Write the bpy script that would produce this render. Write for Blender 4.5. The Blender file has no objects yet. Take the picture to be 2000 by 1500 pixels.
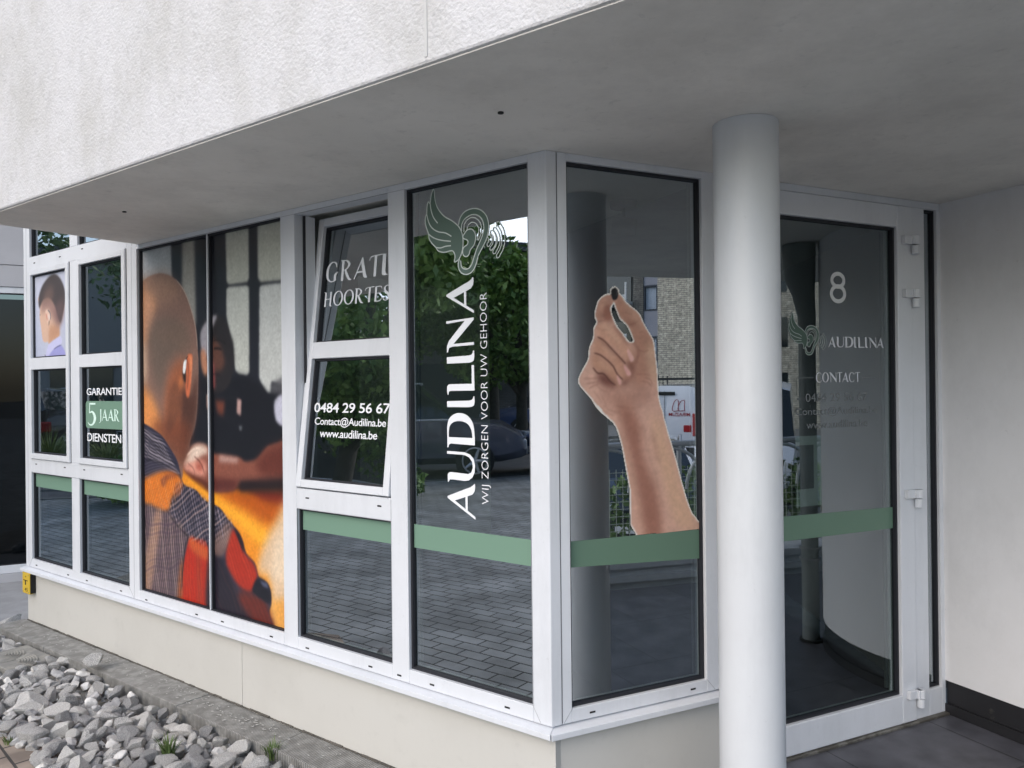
import bpy, bmesh, math, random
import numpy as np
from mathutils import Vector, Matrix
random.seed(7); rng = np.random.default_rng(7)
SC = bpy.context.scene; COL = SC.collection
R = math.radians
# ---------------------------------------------------------------- camera
cam_d = bpy.data.cameras.new('camera'); cam = bpy.data.objects.new('camera', cam_d); COL.objects.link(cam)
r_ = Vector((0.99993968, 0.00002513, -0.01098357)); u_ = Vector((0.0109836, -0.00228748, 0.99993706)); f_ = Vector((0, 0.99999738, 0.00228762))
M = Matrix((( r_.x, u_.x, -f_.x, 0), (r_.y, u_.y, -f_.y, 0), (r_.z, u_.z, -f_.z, 1.6), (0, 0, 0, 1)))
cam.matrix_world = M
cam_d.sensor_width = 36; cam_d.lens = 1491.88 / 2000 * 36; cam_d.clip_start = 0.05; cam_d.clip_end = 500
SC.camera = cam
# ---------------------------------------------------------------- sky, sun, exposure
SUN_EL, SUN_HEAD = 38, -138            # heading of the sun seen from the place, degrees clockwise from +Y
w = bpy.data.worlds.new('World'); SC.world = w; w.use_nodes = True
nt = w.node_tree; sky = nt.nodes.new('ShaderNodeTexSky'); sky.sky_type = 'NISHITA'; sky.sun_disc = False
sky.sun_elevation = R(SUN_EL); sky.sun_rotation = R(SUN_HEAD); sky.air_density = 1.0; sky.dust_density = 2.0; sky.ozone_density = 0.6
bg = nt.nodes['Background']; bg.inputs['Strength'].default_value = 0.15; nt.links.new(sky.outputs[0], bg.inputs[0])
sd = bpy.data.lights.new('sun', 'SUN'); sd.energy = 1.15; sd.angle = R(95); sd.color = (1, 0.985, 0.96)
sun = bpy.data.objects.new('sun', sd); COL.objects.link(sun)
sv = Vector((math.sin(R(SUN_HEAD)) * math.cos(R(SUN_EL)), math.cos(R(SUN_HEAD)) * math.cos(R(SUN_EL)), math.sin(R(SUN_EL))))
sun.rotation_euler = sv.to_track_quat('Z', 'Y').to_euler(); sun.location = (0, -5, 12)
SC.view_settings.view_transform = 'Standard'; SC.view_settings.look = 'None'; SC.view_settings.gamma = 1
SC.view_settings.exposure = 0.80
SC.cycles.max_bounces = 10; SC.cycles.transparent_max_bounces = 16; SC.cycles.glossy_bounces = 5; SC.cycles.diffuse_bounces = 6
SC.cycles.use_denoising = True; SC.cycles.caustics_reflective = False; SC.cycles.caustics_refractive = False
# ---------------------------------------------------------------- helpers
def link(o, parent=None):
    COL.objects.link(o)
    if parent is not None: o.parent = parent
    return o
def tag(o, label=None, cat=None, group=None, kind=None):
    if label: o['label'] = label
    if cat: o['category'] = cat
    if group: o['group'] = group
    if kind: o['kind'] = kind
    return o
def empty(name, loc=(0, 0, 0), rz=0, parent=None):
    o = bpy.data.objects.new(name, None); o.location = loc; o.rotation_euler = (0, 0, rz); o.empty_display_size = .1
    return link(o, parent)
class MB:
    def __init__(s): s.v = []; s.f = []; s.m = []
    def add(s, vs, fs, mi=0):
        b = len(s.v); s.v += [tuple(v) for v in vs]; s.f += [tuple(b + i for i in f) for f in fs]; s.m += [mi] * len(fs)
    def hexa(s, p, mi=0):      # 8 points: bottom 0-3 ccw, top 4-7
        s.add(p, [(3, 2, 1, 0), (4, 5, 6, 7), (0, 1, 5, 4), (1, 2, 6, 5), (2, 3, 7, 6), (3, 0, 4, 7)], mi)
    def box(s, x0, x1, y0, y1, z0, z1, mi=0):
        s.hexa([(x0, y0, z0), (x1, y0, z0), (x1, y1, z0), (x0, y1, z0), (x0, y0, z1), (x1, y0, z1), (x1, y1, z1), (x0, y1, z1)], mi)
    def pbox(s, P, u0, u1, z0, z1, d0, d1, mi=0):   # P(u,z,d) -> point ; d inward
        s.hexa([P(u0, z0, d0), P(u1, z0, d0), P(u1, z0, d1), P(u0, z0, d1), P(u0, z1, d0), P(u1, z1, d0), P(u1, z1, d1), P(u0, z1, d1)], mi)
    def prism(s, pts, z0, z1, mi=0):
        n = len(pts); s.add([(x, y, z0) for x, y in pts] + [(x, y, z1) for x, y in pts],
            [tuple(range(n - 1, -1, -1)), tuple(range(n, 2 * n))] + [(i, (i + 1) % n, n + (i + 1) % n, n + i) for i in range(n)], mi)
    def tube(s, pts, rad, n=10, mi=0, cap=True):
        pts = [Vector(p) for p in pts]; rad = rad if isinstance(rad, (list, tuple)) else [rad] * len(pts); b = len(s.v); prev = None
        for i, p in enumerate(pts):
            t = (pts[min(i + 1, len(pts) - 1)] - pts[max(i - 1, 0)]).normalized()
            a = t.orthogonal().normalized() if prev is None else (prev - t * prev.dot(t)).normalized()
            prev = a; c = t.cross(a)
            for k in range(n):
                an = 2 * math.pi * k / n; s.v.append(tuple(p + (a * math.cos(an) + c * math.sin(an)) * rad[i]))
        for i in range(len(pts) - 1):
            for k in range(n):
                s.f.append((b + i * n + k, b + i * n + (k + 1) % n, b + (i + 1) * n + (k + 1) % n, b + (i + 1) * n + k)); s.m.append(mi)
        if cap:
            s.f.append(tuple(b + k for k in range(n - 1, -1, -1))); s.m.append(mi)
            e = b + (len(pts) - 1) * n; s.f.append(tuple(e + k for k in range(n))); s.m.append(mi)
    def build(s, name, mat, parent=None, smooth=False, bevel=0, fix=True):
        me = bpy.data.meshes.new(name); me.from_pydata(s.v, [], s.f)
        for mm in (mat if isinstance(mat, (list, tuple)) else [mat]): me.materials.append(mm)
        if any(s.m): me.polygons.foreach_set('material_index', s.m)
        if fix:
            bm = bmesh.new(); bm.from_mesh(me); bmesh.ops.recalc_face_normals(bm, faces=bm.faces); bm.to_mesh(me); bm.free()
        if smooth:
            me.polygons.foreach_set('use_smooth', [True] * len(me.polygons))
            try: me.set_sharp_from_angle(angle=R(35))
            except Exception: pass
        me.update(); o = bpy.data.objects.new(name, me); link(o, parent)
        if bevel:
            b = o.modifiers.new('bevel', 'BEVEL'); b.width = bevel; b.segments = 2; b.limit_method = 'ANGLE'; b.angle_limit = R(40)
        return o
def copy_tree(o, parent=None):
    c = o.copy(); COL.objects.link(c); c.parent = parent
    for ch in [x for x in bpy.data.objects if x.parent is o]: copy_tree(ch, c)
    return c
# ---------------------------------------------------------------- materials
def lin(c): return tuple(((x / 255) / 12.92 if x / 255 <= .04045 else ((x / 255 + .055) / 1.055) ** 2.4) for x in c)
def mat(name, col, rough=.6, metal=0, noise=None, bump=None, spec=.5, coat=0):
    """noise=(scale, col2, lo, hi) mixes a second colour; bump=(scale, strength, dist)"""
    m = bpy.data.materials.new(name); m.use_nodes = True; n = m.node_tree.nodes; l = m.node_tree.links; b = n['Principled BSDF']
    b.inputs['Base Color'].default_value = (*col, 1); b.inputs['Roughness'].default_value = rough; b.inputs['Metallic'].default_value = metal
    b.inputs['Specular IOR Level'].default_value = spec; b.inputs['Coat Weight'].default_value = coat
    tc = n.new('ShaderNodeTexCoord')
    if noise:
        t = n.new('ShaderNodeTexNoise'); t.inputs['Scale'].default_value = noise[0]; t.inputs['Detail'].default_value = 8; t.inputs['Roughness'].default_value = .65
        l.new(tc.outputs['Object'], t.inputs['Vector']); r = n.new('ShaderNodeValToRGB'); r.color_ramp.elements[0].position = noise[2]; r.color_ramp.elements[1].position = noise[3]
        r.color_ramp.elements[0].color = (*col, 1); r.color_ramp.elements[1].color = (*noise[1], 1); l.new(t.outputs['Fac'], r.inputs[0]); l.new(r.outputs[0], b.inputs['Base Color'])
    if bump:
        t = n.new('ShaderNodeTexNoise'); t.inputs['Scale'].default_value = bump[0]; t.inputs['Detail'].default_value = 6; l.new(tc.outputs['Object'], t.inputs['Vector'])
        bp = n.new('ShaderNodeBump'); bp.inputs['Strength'].default_value = bump[1]; bp.inputs['Distance'].default_value = bump[2]
        l.new(t.outputs['Fac'], bp.inputs['Height']); l.new(bp.outputs[0], b.inputs['Normal'])
    return m
def glass_mat(name, base=.34, tint=(.45, .52, .5), gl=(.88, .94, 1)):
    m = bpy.data.materials.new(name); m.use_nodes = True; n = m.node_tree.nodes; l = m.node_tree.links; n.clear()
    o = n.new('ShaderNodeOutputMaterial'); mx = n.new('ShaderNodeMixShader'); g = n.new('ShaderNodeBsdfGlossy'); t = n.new('ShaderNodeBsdfTransparent')
    g.inputs['Roughness'].default_value = 0; g.inputs['Color'].default_value = (*gl, 1); t.inputs[0].default_value = (*tint, 1)
    lw = n.new('ShaderNodeLayerWeight'); lw.inputs[0].default_value = .5
    p = n.new('ShaderNodeMath'); p.operation = 'POWER'; p.inputs[1].default_value = 4; l.new(lw.outputs['Facing'], p.inputs[0])
    q = n.new('ShaderNodeMath'); q.operation = 'MULTIPLY_ADD'; q.inputs[1].default_value = 1 - base; q.inputs[2].default_value = base; l.new(p.outputs[0], q.inputs[0])
    tc = n.new('ShaderNodeTexCoord'); ns = n.new('ShaderNodeTexNoise'); ns.inputs['Scale'].default_value = 1.6; ns.inputs['Detail'].default_value = 0; l.new(tc.outputs['Object'], ns.inputs['Vector'])
    bp = n.new('ShaderNodeBump'); bp.inputs['Strength'].default_value = .05; bp.inputs['Distance'].default_value = .02; l.new(ns.outputs['Fac'], bp.inputs['Height']); l.new(bp.outputs[0], g.inputs['Normal'])
    l.new(q.outputs[0], mx.inputs[0]); l.new(t.outputs[0], mx.inputs[1]); l.new(g.outputs[0], mx.inputs[2]); l.new(mx.outputs[0], o.inputs[0]); return m
def clear_mat(name):
    m = bpy.data.materials.new(name); m.use_nodes = True; n = m.node_tree.nodes; l = m.node_tree.links; n.clear()
    o = n.new('ShaderNodeOutputMaterial'); t = n.new('ShaderNodeBsdfTransparent'); t.inputs[0].default_value = (.96, 1, .98, 1); l.new(t.outputs[0], o.inputs[0]); return m
def brick_mat(name, c1, c2, mortar, w, h, ang=0, axis='xy', mort=.008, rough=.85, vary=None, bumpd=.004, patch=None):
    m = bpy.data.materials.new(name); m.use_nodes = True; n = m.node_tree.nodes; l = m.node_tree.links; b = n['Principled BSDF']; b.inputs['Roughness'].default_value = rough
    tc = n.new('ShaderNodeTexCoord'); mp = n.new('ShaderNodeMapping'); mp.inputs['Rotation'].default_value = (0, 0, ang) if axis == 'xy' else (R(90), 0, 0)
    l.new(tc.outputs['Object'], mp.inputs[0]); v = mp.outputs[0]
    if axis == 'xz':
        sx = n.new('ShaderNodeSeparateXYZ'); l.new(tc.outputs['Object'], sx.inputs[0]); ad = n.new('ShaderNodeMath'); ad.operation = 'ADD'; l.new(sx.outputs[0], ad.inputs[0]); l.new(sx.outputs[1], ad.inputs[1])
        cx = n.new('ShaderNodeCombineXYZ'); l.new(ad.outputs[0], cx.inputs[0]); l.new(sx.outputs[2], cx.inputs[1]); v = cx.outputs[0]
    t = n.new('ShaderNodeTexBrick'); t.inputs['Scale'].default_value = 1; t.inputs['Brick Width'].default_value = w; t.inputs['Row Height'].default_value = h
    t.inputs['Mortar Size'].default_value = mort; t.inputs['Mortar Smooth'].default_value = .3; t.inputs['Color1'].default_value = (*c1, 1); t.inputs['Color2'].default_value = (*c2, 1); t.inputs['Mortar'].default_value = (*mortar, 1); l.new(v, t.inputs['Vector'])
    ns = n.new('ShaderNodeTexNoise'); ns.inputs['Scale'].default_value = vary or 3; ns.inputs['Detail'].default_value = 9; l.new(tc.outputs['Object'], ns.inputs['Vector'])
    mr = n.new('ShaderNodeMapRange'); mr.inputs[1].default_value = .3; mr.inputs[2].default_value = .7; mr.inputs[3].default_value = .6; mr.inputs[4].default_value = 1.35; l.new(ns.outputs['Fac'], mr.inputs[0])
    hs = n.new('ShaderNodeMix'); hs.data_type = 'RGBA'; hs.blend_type = 'MULTIPLY'; hs.inputs[0].default_value = 1; l.new(t.outputs['Color'], hs.inputs[6]); l.new(mr.outputs[0], hs.inputs[7]); l.new(hs.outputs[2], b.inputs['Base Color'])
    inv = n.new('ShaderNodeMath'); inv.operation = 'SUBTRACT'; inv.inputs[0].default_value = 1; l.new(t.outputs['Fac'], inv.inputs[1])
    n2 = n.new('ShaderNodeTexNoise'); n2.inputs['Scale'].default_value = 90; l.new(tc.outputs['Object'], n2.inputs['Vector']); ad2 = n.new('ShaderNodeMath'); ad2.operation = 'MULTIPLY_ADD'; ad2.inputs[1].default_value = .35; l.new(n2.outputs['Fac'], ad2.inputs[0]); l.new(inv.outputs[0], ad2.inputs[2])
    bp = n.new('ShaderNodeBump'); bp.inputs['Strength'].default_value = .8; bp.inputs['Distance'].default_value = bumpd; l.new(ad2.outputs[0], bp.inputs['Height']); l.new(bp.outputs[0], b.inputs['Normal']); return m
def attr_mat(name, gain=1, rough=.4, coat=.0):
    m = bpy.data.materials.new(name); m.use_nodes = True; n = m.node_tree.nodes; l = m.node_tree.links; b = n['Principled BSDF']; b.inputs['Roughness'].default_value = rough; b.inputs['Coat Weight'].default_value = coat
    a = n.new('ShaderNodeAttribute'); a.attribute_name = 'Col'; l.new(a.outputs['Color'], b.inputs['Base Color']); return m
def plaster_mat():
    m = mat('rough_plaster', (.66, .66, .665), .9, bump=(95, .8, .006)); n = m.node_tree.nodes; l = m.node_tree.links; b = n['Principled BSDF']; tc = n.new('ShaderNodeTexCoord')
    mp = n.new('ShaderNodeMapping'); mp.inputs['Scale'].default_value = (1.2, 1.2, .9); l.new(tc.outputs['Object'], mp.inputs[0])
    t = n.new('ShaderNodeTexNoise'); t.inputs['Scale'].default_value = 2.2; t.inputs['Detail'].default_value = 10; t.inputs['Roughness'].default_value = .7; l.new(mp.outputs[0], t.inputs['Vector'])
    r = n.new('ShaderNodeValToRGB'); r.color_ramp.elements[0].position = .36; r.color_ramp.elements[0].color = (.49, .485, .475, 1); r.color_ramp.elements[1].position = .55; r.color_ramp.elements[1].color = (.57, .567, .575, 1)
    t2 = n.new('ShaderNodeTexNoise'); t2.inputs['Scale'].default_value = 26; t2.inputs['Detail'].default_value = 8; t2.inputs['Roughness'].default_value = .75; l.new(tc.outputs['Object'], t2.inputs['Vector'])
    mr = n.new('ShaderNodeMapRange'); mr.inputs[1].default_value = .33; mr.inputs[2].default_value = .5; mr.inputs[3].default_value = .87; mr.inputs[4].default_value = 1; l.new(t2.outputs['Fac'], mr.inputs[0])
    hs = n.new('ShaderNodeMix'); hs.data_type = 'RGBA'; hs.blend_type = 'MULTIPLY'; hs.inputs[0].default_value = 1; l.new(t.outputs['Fac'], r.inputs[0]); l.new(r.outputs[0], hs.inputs[6]); l.new(mr.outputs[0], hs.inputs[7]); l.new(hs.outputs[2], b.inputs['Base Color'])
    return m
def wear(m, scale, stretch, lo, hi, dark, seed=0):
    """multiply the base colour by a stretched noise: streaks, scuffs, mottling of the material itself"""
    n = m.node_tree.nodes; l = m.node_tree.links; b = n['Principled BSDF']; i = b.inputs['Base Color']; tc = n.new('ShaderNodeTexCoord'); mp = n.new('ShaderNodeMapping'); mp.inputs['Scale'].default_value = stretch; mp.inputs['Location'].default_value = (seed, seed * 2, 0)
    l.new(tc.outputs['Object'], mp.inputs[0]); t = n.new('ShaderNodeTexNoise'); t.inputs['Scale'].default_value = scale; t.inputs['Detail'].default_value = 10; t.inputs['Roughness'].default_value = .72; l.new(mp.outputs[0], t.inputs['Vector'])
    r = n.new('ShaderNodeMapRange'); r.inputs[1].default_value = lo; r.inputs[2].default_value = hi; r.inputs[3].default_value = dark; r.inputs[4].default_value = 1; l.new(t.outputs['Fac'], r.inputs[0])
    x = n.new('ShaderNodeMix'); x.data_type = 'RGBA'; x.blend_type = 'MULTIPLY'; x.inputs[0].default_value = 1; l.new(r.outputs[0], x.inputs[7])
    if i.links: l.new(i.links[0].from_socket, x.inputs[6])
    else: x.inputs[6].default_value = i.default_value
    l.new(x.outputs[2], i); return m
MT = dict(
 plaster=plaster_mat(),
 soffit=mat('soffit_paint', (.80, .77, .72), .85, noise=(1.1, (.72, .69, .64), .4, .65), bump=(14, .25, .006)),
 wallp=mat('side_wall_paint', (.74, .74, .75), .8, noise=(1.4, (.68, .68, .68), .4, .7), bump=(18, .25, .005)),
 cream=mat('cream_panel', (.54, .53, .495), .7, noise=(1.6, (.51, .50, .465), .42, .62), bump=(60, .06, .002)),
 pvc=mat('white_frame', (.67, .69, .725), .32, noise=(3.5, (.63, .65, .68), .45, .7)),
 column=mat('column_paint', (.62, .64, .66), .38, noise=(2.2, (.585, .60, .62), .4, .7), bump=(9, .12, .003)),
 black=mat('black_rubber', (.012, .013, .018), .6),
 steel=mat('grey_metal', (.30, .31, .32), .4, .5),
 slot=mat('dark_slot', (.01, .01, .01), .8),
 glass=glass_mat('coated_glass', .40), glassb=glass_mat('coated_glass_porch', .42, tint=(.6, .66, .66), gl=(.86, .93, 1)), glassdoor=glass_mat('coated_glass_door', .23, gl=(.84, .93, 1)), glassd=glass_mat('dark_glass', .03, tint=(.25, .28, .28)), clear=clear_mat('inner_glass'),
 green=mat('sage_film', lin((112, 143, 125)), .45), greenb=mat('sage_film_shaded', lin((96, 124, 106)), .45),  # porch copy is the same film with the shade put into its colour
 white=mat('white_vinyl', (.80, .82, .85), .5),
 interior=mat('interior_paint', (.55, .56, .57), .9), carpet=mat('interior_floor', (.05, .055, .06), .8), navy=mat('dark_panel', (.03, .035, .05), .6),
 tile=brick_mat('bluestone_tile', (.085, .085, .098), (.070, .072, .084), (.03, .03, .032), .6, .6, R(-25.2), mort=.004, rough=.45, vary=7, bumpd=.001),
 paver=brick_mat('grey_block_paving', (.33, .345, .345), (.26, .275, .275), (.035, .035, .033), .20, .10, R(36.5), mort=.006, vary=2.5),
 clay=brick_mat('brown_block_paving', (.33, .27, .22), (.27, .22, .18), (.06, .055, .05), .20, .10, R(36.5 + 8), mort=.006, vary=5),
 asphalt=mat('asphalt', (.16, .163, .17), .9, noise=(2, (.12, .122, .13), .4, .6), bump=(120, .4, .004)),
 dirt=mat('dark_soil', (.07, .065, .055), .95, noise=(9, (.12, .11, .095), .4, .6), bump=(40, .6, .01)),
 leaf=mat('leaf_green', (.10, .20, .04), .5, noise=(2.4, (.34, .50, .12), .42, .62)),
 leafd=mat('leaf_dark', (.065, .13, .035), .6, noise=(2.4, (.20, .32, .09), .42, .62)),
 bark=mat('bark', (.11, .10, .08), .9, noise=(7, (.07, .06, .05), .4, .6), bump=(14, .8, .02)),
 skirt=mat('black_skirting', (.012, .012, .014), .5, noise=(7, (.10, .095, .08), .62, .74), bump=(20, .2, .004)),
)
wear(MT['pvc'], 5, (1.5, 1.5, .25), .34, .50, .93); wear(MT['pvc'], 60, (1, 1, 1), .30, .40, .90, 3)
wear(MT['soffit'], 3.2, (1, 1, 1), .36, .56, .88); wear(MT['soffit'], 22, (1, 1, 1), .28, .42, .84, 4)
wear(MT['wallp'], 2.5, (1, 1, .6), .36, .55, .92); wear(MT['wallp'], 40, (1, 1, 1), .27, .36, .80, 2)
wear(MT['cream'], 14, (1, 1, 1), .30, .44, .94, 5); wear(MT['cream'], 55, (1, 1, 1), .27, .34, .80, 7)
wear(MT['column'], 4, (1.5, 1.5, .35), .34, .52, .93); wear(MT['column'], 45, (1, 1, .6), .26, .35, .82, 9)
# ---------------------------------------------------------------- facade planes (all in metres; u along the facade, z up, d into the building)
CX, CY = 0.11619, 2.52631
def plane(ang, off=0):
    c, s = math.cos(R(ang)), math.sin(R(ang))
    def P(u, z, d=0): return (CX + u * c - (d + off) * s, CY + u * s + (d + off) * c, z)
    return P
PA = plane(-36.565); PB = plane(25.21)
CEIL = 2.38; FLOOR = .14
TH = R(7); cA, sA = math.cos(R(-36.565)), math.sin(R(-36.565))
def PS(u, h, d=0):                      # the hopper sash, leaning inwards from its bottom edge
    dd = .02 + h * math.sin(TH) + d * math.cos(TH); zz = 1.172 + h * math.cos(TH) - d * math.sin(TH)
    return PA(u, zz, dd)
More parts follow.
